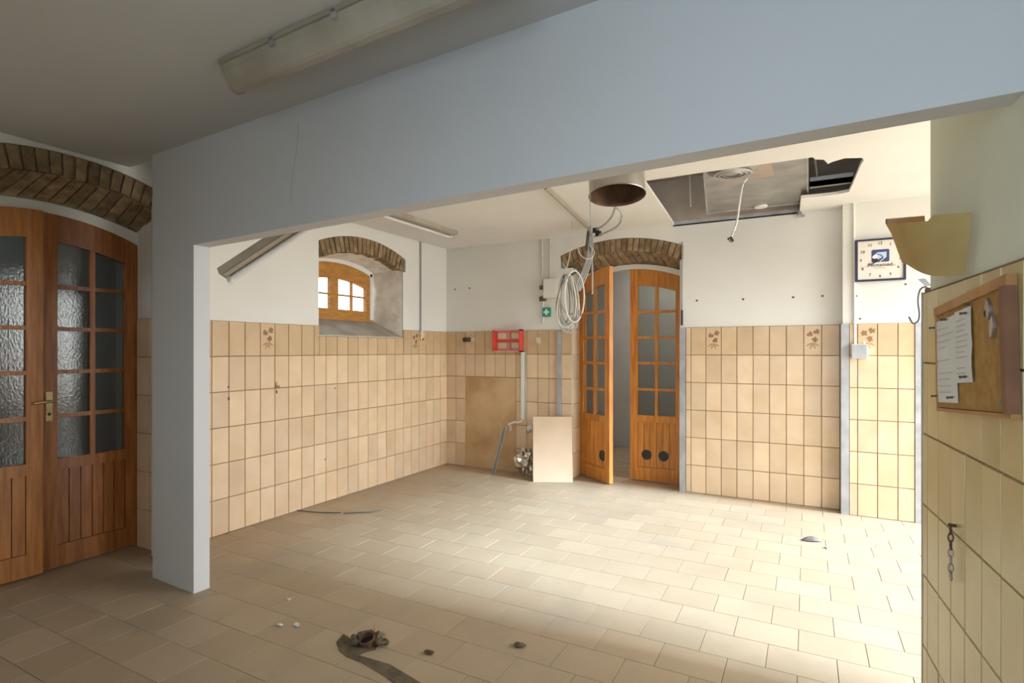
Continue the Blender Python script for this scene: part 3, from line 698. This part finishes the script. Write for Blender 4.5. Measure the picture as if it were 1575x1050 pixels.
MB().tube([bp(910, 380, 5.06), bp(911, 420, 5.06), bp(911, 452, 5.06)], .009, 8).build('grey_rod', M['grey_paint'], bd)
MB().tube([bp(905, 356, 5.1), bp(902, 384, 5.06)], .014, 8).build('dark_sleeve', M['dark_cable'], bd)
coil = thing('cable_coil', 'big hanging coil of grey and white cable left of the back door', 'cable coil', at(873, 420, 4.86))
K0 = at(873, 420, 4.86); rr = random.Random(5)
right = Vector((CS, SN, 0))
for k in range(10):
    hw_, hh = rr.uniform(.055, .115), rr.uniform(.17, .255); cx = rr.uniform(-.035, .02); tl = rr.uniform(-.08, .08)
    pts = []
    for q in range(28):
        a = 2*PI*q/28; x = cx+hw_*math.sin(a)*(.55+.45*(1-math.cos(a))/2*1.3); z = -.015-hh*(1-math.cos(a))
        pts.append(right*(x+tl*z)+Vector((0, 0, z))+fwd*(rr.uniform(-.006,.006)+.012*(k-5)/2))
    MB().tube(pts, .0068, 7, closed=True).build('cable_loop', M['cable'] if k % 4 else M['ivory'], coil, True)
pts = [right*(.055+.085*math.sin(2*PI*q/28))+Vector((0,0,-.21+.225*math.cos(2*PI*q/28)))+fwd*-.05 for q in range(28)]
MB().tube(pts, .007, 7, closed=True).build('cable_loop', M['white_plastic'], coil, True)
MB().tube([right*-.01+Vector((0,0,-.04)), right*.06+Vector((0,0,.0)), right*.115+Vector((0,0,.03))], .011, 8).build('tie_bar', M['dark_cable'], coil)
MB().tube([right*-.02+Vector((0,0,-.01)), right*.015+Vector((0,0,.14)), right*.03+Vector((0,0,.215)), right*.05+fwd*.1+Vector((0,0,ZC-K0.z-.001))], .0035, 6).build('hanging_string', M['ivory'], coil)

# ------------------------------------------------------------------ things on the back wall
def local(o, pts): return [Vector(p)-o.location for p in pts]
fbx = thing('hose_box', 'open red metal box with cream panels on the tiles of the back wall', 'box', on_y(784, 524, YB-.012))
W2, H2, D2 = .165, .118, .085
for nm, lo, hi, k in (('back_panel',(-W2,-.006,-H2),(W2,0,H2),'pink'),('side_panel',(-W2,-D2,-H2),(-W2+.012,0,H2),'red'),('side_panel',(W2-.012,-D2,-H2),(W2,0,H2),'red'),
                      ('top_panel',(-W2,-D2,H2-.012),(W2,0,H2),'pink'),('bottom_panel',(-W2,-D2,-H2),(W2,0,-H2+.012),'pink'),
                      ('cross_bar',(-W2+.012,-.03,-.012),(W2-.012,-.006,.012),'red'),('upright_bar',(-.02,-.02,-H2+.012),(.008,-.006,H2-.012),'pink')):
    MB().box(lo, hi).build(nm, M[k], fbx)
for (x0, x1) in ((-.135,-.03),(.03,.14)):
    for (z0, z1) in ((.022,.082),(-.082,-.022)): MB().box((x0,-.012,z0),(x1,-.006,z1)).build('inset_panel', M['cream'], fbx)
t = thing('tap_stub', 'dark capped pipe outlet on the back wall tiles near the corner', 'pipe', on_y(722, 522, YB-.011))
Rx = Matrix.Rotation(PI/2, 4, 'X')
MB().lathe([(.0,.05),(.022,.05),(.024,.04),(.024,.0)], Rx, 14).build('pipe_end', M['rust'], t)
MB().box((-.075,-.022,-.026),(.0,0,.022)).build('flange', M['rust'], t); MB().lathe([(0,.03),(.02,.03),(.022,0)], Matrix.Translation((.055,0,0)) @ Rx, 14).build('cover', M['ivory'], t)
t = thing('wall_hook', 'small cream hook on the tiles below the green sign', 'hook', on_y(829, 524, YB-.011))
MB().box((-.02,-.008,-.03),(.02,0,.035)).build('plate', M['ivory'], t); MB().tube(spline([(0,-.008,.01),(0,-.04,.0),(0,-.05,.02),(0,-.045,.035)]), .007).build('hook', M['ivory'], t, True)
# white trunking and the leaning channel
q0 = on_y(805, 541, YB-.012); q1 = on_y(805, 645, YB-.012)
t = thing('cable_trunking', 'white vertical cable trunking at the edge of the bare wall patch', 'trunking', q1)
MB().box((-.016,-.024,0),(.016,0,q0.z-q1.z)).build('cover', M['white_plastic'], t)
MB().box((.016,-.012,0),(.030,0,q0.z-q1.z)).build('painted_shadow_strip', M['grey_paint'], t)  # grey strip paints the shadow line beside the trunking
MB().tube(spline([(0,-.02,.01),(-.02,-.03,-.02),(-.09,-.05,-.03),(-.15,-.06,-.055)]), .011).build('bent_pipe', M['white_plastic'], t, True)
MB().tube([(-.125,-.05,-.06),(-.127,-.05,-.12)], .014).build('pipe_end', M['ivory'], t)
a, b = at(778, 656, 5.72), floor_at(760, 727); 
t = thing('metal_channel', 'grey metal channel leaning against the bare wall patch', 'channel', b)
dv = (a-b); e1 = Vector((1,0,0)); 
m = MB(); 
for (x0, x1, y0, y1) in ((-.016,.016,-.004,0),(-.016,-.012,-.024,0),(.012,.016,-.024,0)):
    m.hexa([(x0,y0,0),(x1,y0,0),(x1,y1,0),(x0,y1,0)], [dv+Vector((x0,y0,0)), dv+Vector((x1,y0,0)), dv+Vector((x1,y1,0)), dv+Vector((x0,y1,0))])
m.build('channel', M['grey_paint'], t)
def lump(name, loc, r, key, label, cat, seed, sc=(1,1,1), amp=.35, parent=None, sub=3, group=None):
    bm = bmesh.new(); bmesh.ops.create_icosphere(bm, subdivisions=sub, radius=r); q = random.Random(seed)
    for vv in bm.verts:
        k = 1+q.uniform(-amp, amp); vv.co = Vector((vv.co.x*sc[0]*k, vv.co.y*sc[1]*k, vv.co.z*sc[2]*k))
    zmin = min(vv.co.z for vv in bm.verts)
    for vv in bm.verts: vv.co.z -= zmin
    me = bpy.data.meshes.new(name); bm.to_mesh(me); bm.free(); me.materials.append(M[key]); o = link(name, me, parent); o.location = loc
    if label: tag(o, label, cat, group)
    return o
p = floor_at(806, 731); p.y = YB-.10
lump('foil_wad', (p.x, p.y, 0), .105, 'foil', 'crumpled silver foil wad on the floor beside the leaning board', 'foil', 4, (1,.7,1.2), .22)
w_ = thing('pipe_fitting', 'broken white and grey pipe fitting on the wall above the foil wad', 'pipe', on_y(817, 657, YB-.012))
MB().lathe([(0,.05),(.03,.05),(.036,.03),(.03,.0)], Rx, 14).build('collar', M['white_plastic'], w_); MB().tube(spline([(0,-.03,0),(.01,-.05,-.03),(-.02,-.05,-.05)]), .013).build('bend', M['grey_metal'], w_, True)
# leaning board
b0, b1 = floor_at(820, 741), floor_at(881, 741.5); ux = (b1-b0).normalized(); nb = Vector((-ux.y, ux.x, 0)); wB = (b1-b0).length; HB = .625; lean = .13
bo = thing('board', 'plain beige board leaning on the wall left of the back door', 'board', b0, math.atan2(ux.y, ux.x))
m = MB().hexa([(0,0,0),(wB,0,0),(wB,.018,0),(0,.018,0)], [(0,lean,HB),(wB,lean,HB),(wB,lean+.018,HB),(0,lean+.018,HB)])
m.build('sheet', M['board'], bo)
MB().hexa([(wB,0,0),(wB+.002,0,0),(wB+.002,.018,0),(wB,.018,0)], [(wB,lean,HB),(wB+.002,lean,HB),(wB+.002,lean+.018,HB),(wB,lean+.018,HB)]).build('edge_band', M['board_edge'], bo)
MB().lathe([(0,.004),(.006,.004),(.007,0)], Matrix.Translation((wB*.76,lean*.78-.0,HB*.78)) @ Rx, 10).build('screw', M['white_plastic'], bo)

# electrical box, conduits, sign
q = on_y(848, 444, YB); t = thing('junction_box', 'ivory electrical box on the back wall behind the cable coil', 'box', q)
MB().box((-.065,-.06,-.10),(.075,0,.10)).build('case', M['ivory'], t); MB().box((-.06,-.066,-.095),(.07,-.06,.095)).build('lid', M['white_plastic'], t)
for px, y0, y1, lab in ((834, 372, 440, 'left of the two pale conduits above the ivory electrical box'), (846, 372, 431, 'right of the two pale conduits above the ivory electrical box')):
    z1 = ZC; p = on_y(px, y1, YB-.012); rod('conduit', lab, (p.x, p.y, p.z), (p.x, p.y, z1), .0095, 'ivory', 'pipe')
q = on_y(836, 452, YB); t = thing('socket', 'dark reddish wall socket pair left of the ivory electrical box', 'socket', q)
MB().box((-.028,-.04,.045),(.022,0,.085)).build('plug', M['dark_cable'], t); MB().box((-.034,-.035,-.075),(.034,0,-.03)).build('socket_body', M['rust'], t); MB().box((-.03,-.028,-.02),(.028,0,.04)).build('cover', M['white_plastic'], t)
MB().tube([(0,-.012,-.07),(.004,-.012,-.30)], .0065).build('flex', M['white_plastic'], t)
q = on_y(841.5, 480, YB-.003); t = thing('first_aid_sign', 'small green sign with a white cross on the back wall', 'sign', q)
MB().box((-.045,-.022,-.047),(.045,0,.047)).build('panel', M['green'], t)
MB().box((-.010,-.0235,-.030),(.010,-.022,.030)).box((-.030,-.0235,-.010),(-.010,-.022,.010)).box((.010,-.0235,-.010),(.030,-.022,.010)).build('white_cross', M['white'], t)
# plugs and screw holes left in the walls
for (px, py) in ((722,443),(700,445),(1072,462),(1143,460),(1220,457),(1265,455)):
    q = on_y(px, py, YB); MB().lathe([(0,.004),(.009,.004),(.010,-.002)], Matrix.Translation(q) @ Rx, 8).build('wall_plug', M['dark_cable'], wall_back)
for (px, py) in ((1317,455),(1393,437),(1323,490)):
    q = on_y(px, py, 5.08); MB().lathe([(0,.004),(.007,.004),(.008,-.002)], Matrix.Translation(q) @ Rx, 8).build('wall_plug', M['dark_cable'], wall_pier)
# cable right of the back door
p = on_y(1049, 372, YB-.006); p2_ = on_y(1050, 500, YB-.012)
t = thing('wall_cable', 'thin grey cable with a black end on the wall right of the back door', 'cable', (p.x, YB-.008, p2_.z))
MB().tube([(0,0,.14),(.003,0,p.z-p2_.z)], .006).build('cable', M['grey_paint'], t); MB().tube([(0,0,0),(0,0,.14)], .010).build('sleeve', M['black'], t)
# pier: conduit, box, clock
q = on_y(1321, 540, 5.08); t = thing('junction_box', 'grey square junction box on the pier tiles under the clock', 'box', (q.x, 5.08-.010, q.z))
MB().box((-.052,-.045,-.056),(.052,0,.056)).build('case', M['white_plastic'], t); MB().box((-.049,-.050,-.053),(.049,-.045,.053)).build('lid', M['grey_metal'], t)
for x in (-.03, .03): MB().tube([(x,-.02,.056),(x,-.02,.075)], .008).build('gland', M['ivory'], t)
pz = on_y(1313, 430, 5.08)
rod('conduit', 'white conduit from the ceiling down to the grey junction box left of the clock', (q.x-.028, 5.068, q.z+.056), (q.x-.034, 5.068, ZC), .0085, 'white_plastic', 'pipe')
ck = thing('wall_clock', 'square wall clock with dark blue frame and blue emblem on the pier', 'clock', (.495, 5.079, 1.987))
S = .156
MB().box((-S,-.025,-S),(S,0,S)).build('face', M['clock_face'], ck)
for lo, hi in (((-S-.006,-.034,-S-.006),(-S+.010,0,S+.006)),((S-.010,-.034,-S-.006),(S+.006,0,S+.006)),((-S+.010,-.034,S-.008),(S-.010,0,S+.006)),((-S+.010,-.034,-S-.006),(S-.010,0,-S+.008))):
    MB().box(lo, hi).build('frame', M['clock_blue'], ck)
def text(body, size, loc, key, parent, name='lettering', rot=(PI/2,0,0), bold=0):
    cu = bpy.data.curves.new(name, 'FONT'); cu.body = body; cu.size = size; cu.align_x = 'CENTER'; cu.align_y = 'CENTER'; cu.extrude = .0006; cu.offset = bold
    cu.materials.append(M[key]); tmp = bpy.data.objects.new('tmp', cu); C.objects.link(tmp)
    me = bpy.data.meshes.new_from_object(tmp.evaluated_get(bpy.context.evaluated_depsgraph_get())); me.name = name
    bpy.data.objects.remove(tmp)
    o = link(name, me, parent); o.location = loc; o.rotation_euler = rot; return o
for h in range(1, 13):
    a = 2*PI*h/12; q = .128/max(abs(math.sin(a)), abs(math.cos(a))) ; q = min(q, .134)
    text(str(h), .030, (q*math.sin(a)*.98, -.0262, q*math.cos(a)*.98), 'black', ck, 'numeral')
def rr_poly(x0, x1, z0, z1, r, n=5):
    pts = []
    for (cx, cz, a0) in ((x1-r,z1-r,0),(x0+r,z1-r,PI/2),(x0+r,z0+r,PI),(x1-r,z0+r,1.5*PI)): pts += [(cx+r*math.cos(a0+PI/2*k/n), cz+r*math.sin(a0+PI/2*k/n)) for k in range(n+1)]
    return pts
ff = lambda u, v, t: (u, -t, v)
MB().prism(rr_poly(-.056,.058,-.018,.078,.010), ff, .0245, .0262).build('emblem', M['emblem_blue'], ck)
MB().prism([(-.018,.056),(.040,.058),(.040,.018),(.004,-.014),(-.02,.0),(-.05,.014),(-.045,.03)], ff, .026, .0268).build('emblem_shape', M['emblem_light'], ck)
MB().prism([(-.054,.020),(-.042,.036),(-.022,.042),(-.026,.032),(-.012,.026),(-.018,.016),(-.04,.012)], ff, .0266, .0274).build('emblem_shape', M['white'], ck)
MB().prism([(-.020,.046),(.004,.040),(.020,.022),(.018,.006),(.010,.002),(.012,.018),(.0,.032),(-.018,.038)], ff, .0266, .0276).build('emblem_shape', M['emblem_teal'], ck)
MB().prism([(-.052,.008),(-.020,.010),(-.012,.0),(-.030,-.012),(-.050,-.006)], ff, .0266, .0274).build('emblem_shape', M['clock_blue'], ck)
text('Pentamed', .040, (0, -.0262, -.040), 'clock_blue', ck)
MB().box((.0,-.0268,-.050),(.098,-.026,-.045)).build('underline', M['gilt'], ck); MB().box((-.04,-.0268,-.066),(.035,-.026,-.063)).build('small_print', M['grey_paint'], ck)
hand = lambda a, l, wd, z: MB().prism([(math.sin(a)*-.02+math.cos(a)*wd, math.cos(a)*-.02-math.sin(a)*wd),(math.sin(a)*l, math.cos(a)*l),(math.sin(a)*-.02-math.cos(a)*wd, math.cos(a)*-.02+math.sin(a)*wd)], ff, z, z+.001)
hand(math.radians(238), .105, .005, .030).build('hour_hand', M['black'], ck); hand(math.radians(243), .135, .0035, .032).build('minute_hand', M['black'], ck)
MB().lathe([(0,.035),(.006,.035),(.007,.026)], Rx, 12).build('hub', M['black'], ck)

# ------------------------------------------------------------------ things on the left wall
p = on_x(646, 378, XL+.01); p2_ = on_x(647, 513, XL+.01)
t = thing('conduit', 'thin grey conduit on the left wall between window and corner, ending in a valve', 'pipe', (XL+.012, p2_.y, p2_.z))
MB().tube([(0,0,.02),(0,0,ZC-p2_.z)], .0085).build('tube', M['grey_paint'], t)
MB().box((-.012,-.022,-.035),(.022,.022,.03)).build('connector', M['ivory'], t); MB().tube([(.004,0,-.035),(.004,0,-.075)], .013).build('valve_body', M['brass'], t)
MB().tube([(.004,0,-.06),(.045,0,-.062)], .008).build('valve_stem', M['brass'], t)
for (px, py, lab) in ((425, 594, 'small brass hook on the left wall tiles near the window'),):
    q = on_x(px, py, XL+.011); t = thing('wall_hook', lab, 'hook', q)
    MB().box((0,-.009,-.02),(.005,.009,.035)).build('plate', M['brass'], t); MB().tube(spline([(.004,0,.005),(.03,0,-.005),(.035,0,.012)]), .0045).build('hook', M['brass'], t, True); MB().tube([(.004,0,-.03),(.006,0,-.055)], .004).build('pin', M['rust'], t)
for (px, py) in ((351,595),(351,612),(515,597),(352,614),(500,706)):
    q = on_x(px, py, XL+.010); MB().lathe([(0,.004),(.006,.004),(.007,-.002)], Matrix.Translation(q) @ Matrix.Rotation(PI/2, 4, 'Y'), 8).build('wall_plug', M['rust'], wall_left)

# ------------------------------------------------------------------ things on the near right wall
ANG = math.atan2(RD.y, RD.x)
def wall_thing(name, label, cat, s_, z): return thing(name, label, cat, rw(s_, z, .012), ANG)   # local x towards the camera, local -y... see sy
SY = 1 if Vector((-RD.y, RD.x, 0)).dot(RN) > 0 else -1     # local y sign that points into the room
cbd = wall_thing('cork_board', 'framed cork pin board hung askew on the yellow-tinted tiles of the right wall', 'pin board', .532, 1.285)
cbd.rotation_euler = (0, 0, ANG); TL = Matrix.Rotation(math.radians(-4.0*SY*-1), 4, 'Y')
def cb_box(name, x0, x1, z0, z1, n0, n1, key, parent=cbd):
    vs = lambda n: [TL @ Vector((x, SY*n, z)) for x, z in ((x0,z0),(x1,z0),(x1,z1),(x0,z1))]
    return MB().hexa(vs(n0), vs(n1)).build(name, M[key], parent)
BW, BH = .285, .163
cb_box('cork_sheet', -BW+.012, BW-.022, -BH+.012, BH-.012, 0, .012, 'cork')
cb_box('frame_rail', -BW, BW, BH-.026, BH, 0, .020, 'corkframe2'); cb_box('frame_rail', -BW, BW, -BH, -BH+.010, 0, .018, 'corkframe2')
cb_box('frame_stile', -BW, -BW+.010, -BH+.010, BH-.026, 0, .018, 'corkframe2'); cb_box('frame_stile', BW-.026, BW, -BH+.010, BH-.026, 0, .026, 'corkframe')
def board_thing(name, label, cat): 
    t = thing(name, label, cat, cbd.location, ANG); return t
def paper(label, x0, x1, z0, z1, n, seed):
    t = board_thing('note_sheet', label, 'paper'); q = random.Random(seed); mb = MB(); g = 6
    vs = []
    for i in range(g+1):
        for k in range(g+1):
            x = x0+(x1-x0)*i/g; z = z0+(z1-z0)*k/g; vs.append(TL @ Vector((x, SY*(n+q.uniform(0,.003)), z)))
    fs = [(i*(g+1)+k, (i+1)*(g+1)+k, (i+1)*(g+1)+k+1, i*(g+1)+k+1) for i in range(g) for k in range(g)]
    mb.poly(vs, fs).build('sheet', M['paper'], t, True)
    ml = MB()
    for k in range(11):
        if q.random() < .25: continue
        z = z1-.03-k*(z1-z0-.04)/11; a = x0+.015; b = a+(x1-x0-.03)*q.uniform(.5, 1)
        ml.hexa([TL @ Vector((x, SY*(n+.0035), zz)) for x, zz in ((a,z),(b,z),(b,z+.0022),(a,z+.0022))], [TL @ Vector((x, SY*(n+.0042), zz)) for x, zz in ((a,z),(b,z),(b,z+.0022),(a,z+.0022))])
    o = ml.build('faint_text_lines', M['ink'], t); return t
paper('longer white sheet pinned at the left of the cork board', -.275, -.085, -.135, .118, .014, 1)
paper('shorter white sheet pinned beside the longer one on the cork board', -.088, .045, -.078, .124, .0155, 2)
for k, (x, z, lab) in enumerate(((-.27,.10,'push pin at the top left corner of the longer white sheet'),(-.15,.112,'push pin at the top edge between the white sheets'),(.025,.108,'push pin at the top right of the shorter white sheet'),(.055,.128,'push pin above the shorter white sheet on bare cork'),(.01,-.062,'push pin at the bottom of the shorter white sheet'),(-.105,-.118,'push pin at the bottom right of the longer white sheet'),(-.262,-.115,'push pin at the bottom left of the longer white sheet'))):
    t = board_thing('push_pin', lab, 'pin'); c = TL @ Vector((x, SY*.017, z)); dr = Vector((.25, SY*1., -.1)).normalized()
    MB().tube([c, c+dr*.012], .0016, 6).build('needle', M['steel'], t); MB().tube([c+dr*.006, c+dr*.010, c+dr*.016, c+dr*.020], [.0042,.003,.003,.0045], 8).build('head', M['dark_cable'], t, True)
t = board_thing('metal_ornament', 'twisted grey metal leaf ornament on the right side of the cork board', 'ornament')
for (x, z, a, l, wd) in ((.165,.10,.15,.055,.014),(.188,.052,-.25,.06,.012)):
    pts = []
    for q in range(13):
        f = q/12; pts.append((x+math.sin(a)*l*(f-.5)+math.cos(a)*wd*math.sin(PI*f), z-math.cos(a)*l*(f-.5)+math.sin(a)*wd*math.sin(PI*f)))
    for q in range(11, 0, -1):
        f = q/12; pts.append((x+math.sin(a)*l*(f-.5)-math.cos(a)*wd*math.sin(PI*f), z-math.cos(a)*l*(f-.5)-math.sin(a)*wd*math.sin(PI*f)))
    MB().prism(pts, lambda u, v, tt: TL @ Vector((u, SY*tt, v)), .012, .020).build('leaf', M['steel'], t)
MB().lathe([(0,.008),(.009,.006),(.010,0)], Matrix.Translation(TL @ Vector((.150, SY*.014, .09))) @ Matrix.Rotation(-SY*PI/2, 4, 'X'), 12).build('stud', M['black'], t)
t = board_thing('corner_sticker', 'small dark green triangle at the lower right corner of the cork board', 'sticker')
MB().prism([(.205,-.133),(.238,-.133),(.236,-.105)], lambda u, v, tt: TL @ Vector((u, SY*tt, v)), .012, .015).build('triangle', M['green'], t)
t = wall_thing('wall_chain', 'short steel chain hanging from a screw on the yellow-tinted right wall tiles', 'chain', .38, .765)
MB().tube([(0,0,.012),(0,SY*.018,.012)], .005).build('screw', M['rust'], t)
for k in range(7):
    cz = -.002-k*.0225; pts = []
    for q in range(14):
        a = 2*PI*q/14; x = .006*math.sin(a); z = cz+.0135*math.cos(a)
        pts.append((x, SY*.012, z) if k % 2 == 0 else (0, SY*(.012+.006*math.sin(a)), z))
    MB().tube(pts, .0022 if k < 6 else .003, 6, closed=True).build('link', M['rust'] if k < 3 else M['steel'], t, True)
# half-round shade
sh = wall_thing('wall_lamp_shade', 'half round tan cardboard wall lamp shade at the end of the right wall', 'lamp shade', .285, 1.60)
def sh_pt(t_, f, off=0.):
    hs = (.238*(1-f)+.185*f)+off; bn = (.150*(1-f)+.105*f)+off
    x = hs*math.cos(t_); y = .002+bn*math.sin(t_)
    ztop = .117-.20*x; q = max(0, min(1, (t_/PI-.18)/.35)); zb = -.070-.14*x+.042*q*q*(3-2*q)
    return x, y, ztop, zb
n = 40; shell = MB(); inn = MB()
for (mbx, off) in ((shell, 0.), (inn, -.004)):
    vs = []
    for k in range(n+1):
        t_ = PI*k/n; cut = .016 if .19*PI < t_ < .60*PI else 0.
        for f in (0, .33, .66, 1):
            x, y, zt, zb = sh_pt(t_, f, off); z = zt-cut if f == 0 else zt+(zb-zt)*f
            vs.append((x, SY*y, z))
    mbx.poly(vs, [(k*4+j, (k+1)*4+j, (k+1)*4+j+1, k*4+j+1) for k in range(n) for j in range(3)])
shell.build('shade', M['card'], sh, True); inn.build('shade_lining', M['corkframe2'], sh, True)
MB().box((-.03,min(0,SY*.03),-.02),(.03,max(0,SY*.03),.04)).build('lamp_bracket', M['white_plastic'], sh)
# cable end and plate at the end of the wall
cp = [at(1430, 446, 1.965), at(1423, 441, 1.97), at(1415, 446, 1.985), at(1412, 462, 1.985), at(1414, 482, 1.98), at(1412, 493, 1.98), at(1404, 497, 1.98), at(1398, 487, 1.98)]
t = thing('cable_end', 'grey cable end curling down from a clamp at the end of the right wall', 'cable', cp[0])
MB().tube(spline([p-cp[0] for p in cp]), .0032, 7).build('cable', M['grey_paint'], t, True)
MB().box((-.012,-.012,-.010),(.012,.016,.008)).build('clamp', M['dark_cable'], t)
MB().hexa([at(1411,429,1.975)-cp[0], at(1423,428,1.975)-cp[0], at(1433,439,1.965)-cp[0], at(1423,440,1.965)-cp[0]], [at(1411,429,1.99)-cp[0], at(1423,428,1.99)-cp[0], at(1433,439,1.98)-cp[0], at(1423,440,1.98)-cp[0]]).build('plate', M['grey_metal'], t)

# ------------------------------------------------------------------ litter on the floor
pl = [(517,988),(528,975),(541,983),(552,972),(572,968),(583,985),(578,999),(560,1004),(552,1008),(600,1022),(650,1052),(705,1085),(640,1080),(592,1040),(556,1019),(533,1010),(522,1001)]
pts = [floor_at(*q) for q in pl]
m = MB(); m.prism([(q.x, q.y) for q in pts], lambda u, v, t_: (u, v, t_), .0002, .0022)
o = m.build('dirt_streak', M['dirt']); tag(o, 'dark dirt streak on the floor tiles around the drain pipe', 'dirt', kind='stuff')
dp = floor_at(567, 990)
t = thing('drain_pipe', 'broken drain pipe stub sticking out of the floor amid dirt', 'pipe', dp)
Mt = Matrix.Rotation(math.radians(20), 4, 'X')
MB().lathe([(.036,0),(.036,.035),(.030,.036),(.030,.004),(0,.003)], Mt, 20).build('pipe_rim', M['rust'], t, True); MB().lathe([(0,.012),(.030,.012)], Mt, 20).build('dark_mouth', M['black'], t)
for k, (dx, dy, r) in enumerate(((.03,.035,.022),(-.02,.045,.018),(.055,.01,.018),(-.05,.01,.016),(-.075,-.01,.014),(.0,.06,.016),(.07,.03,.013),(-.045,-.035,.015))):
    lump('rubble_lump', Vector((dx, dy, 0)), r, 'dirt', None, None, 20+k, (1.2,1,.9), .3, t, 2)
MB().tube([(.0,.03,.02),(.004,.035,.05),(-.004,.04,.075)], [.005,.004,.002], 6).build('splinter', M['corkframe2'], t)
for k, (px, py, r, key, lab, sc) in enumerate(((660,1005,.013,'rust','small dark brown clod on the floor right of the drain pipe',(1.6,1,.5)),(800,994,.018,'dirt','wispy dark scrap on the floor in the middle foreground',(1.5,1,.4)),
        (1272,843,.010,'dust','pale pebble on the floor beside the dried leaf',(1.5,1,.6)),(430,962,.010,'dust','left pale plaster crumb on the floor near the pier',(1.8,1,.5)),(456,962,.012,'dust','right pale plaster crumb on the floor near the pier',(1.6,1,.5)),(443,922,.009,'dust','pale plaster crumb on the floor behind the other crumbs',(2.,1,.4)))):
    lump('debris', floor_at(px, py), r, key, lab, 'debris', 40+k, sc, .3, None, 2)
lf = floor_at(1248, 832); t = thing('dried_leaf', 'curled grey brown dried leaf on the floor before the clock pier', 'leaf', lf, .3)
vs = []; fs = []
for i in range(9):
    f = i/8; wv = .026*math.sin(PI*min(.98, f*.95+.03)); h = .034*math.sin(PI*f)**.8
    for k in range(5): s_ = (k-2)/2; vs.append((-.07+.14*f, s_*wv, h*(1-.75*s_*s_)+.001))
fs = [(i*5+k, (i+1)*5+k, (i+1)*5+k+1, i*5+k+1) for i in range(8) for k in range(4)]
MB().poly(vs, fs).build('blade', mat('dry_leaf', (.17,.14,.12), .9, var=.4, vscale=30), t, True); MB().tube([(-.07,0,.003),(-.10,.004,.004),(-.13,.0,.003)], .0022, 6).build('stalk', M['ivory'], t)
sc_ = floor_at(1341, 841); t = thing('leaf_scrap', 'tiny curled pale scrap on the floor right of the dried leaf', 'leaf', sc_, .2)
MB().poly([(-.03,0,.003),(.0,-.012,.002),(.02,-.004,.016),(.03,.006,.003),(.0,.010,.014)], [(0,1,4),(1,2,4),(2,3,4)]).build('blade', M['ivory'], t)
for (a, lab) in (([(448,783),(470,786),(500,788),(524,788)], 'left thin dark wire lying on the floor along the left wall'), ([(528,789),(552,788),(572,787),(586,784)], 'right thin dark wire lying on the floor along the left wall')):
    pts = [floor_at(x, y, .005) for x, y in a]; t = MB().tube(spline([p-pts[0] for p in pts]), .004, 6).build('floor_wire', M['dark_cable']); t.location = pts[0]; tag(t, lab, 'wire')
# hairline cracks and chips on the beam and pier
for a in ([(459,188),(457,225),(450,270),(447,312)],):
    pts = []
    for x, y in a:
        aa = (x-787.5)/FPX; dx, dy = aa*CS-SN, aa*SN+CS
        d = (PN.dot(PA))/(PN.x*dx+PN.y*dy); pts.append(Vector((dx*d, dy*d, EYE+(538-y)/FPX*d)))
    MB().tube(spline(pts), .0012, 5).build('crack', M['grey_paint'], wall_middle)
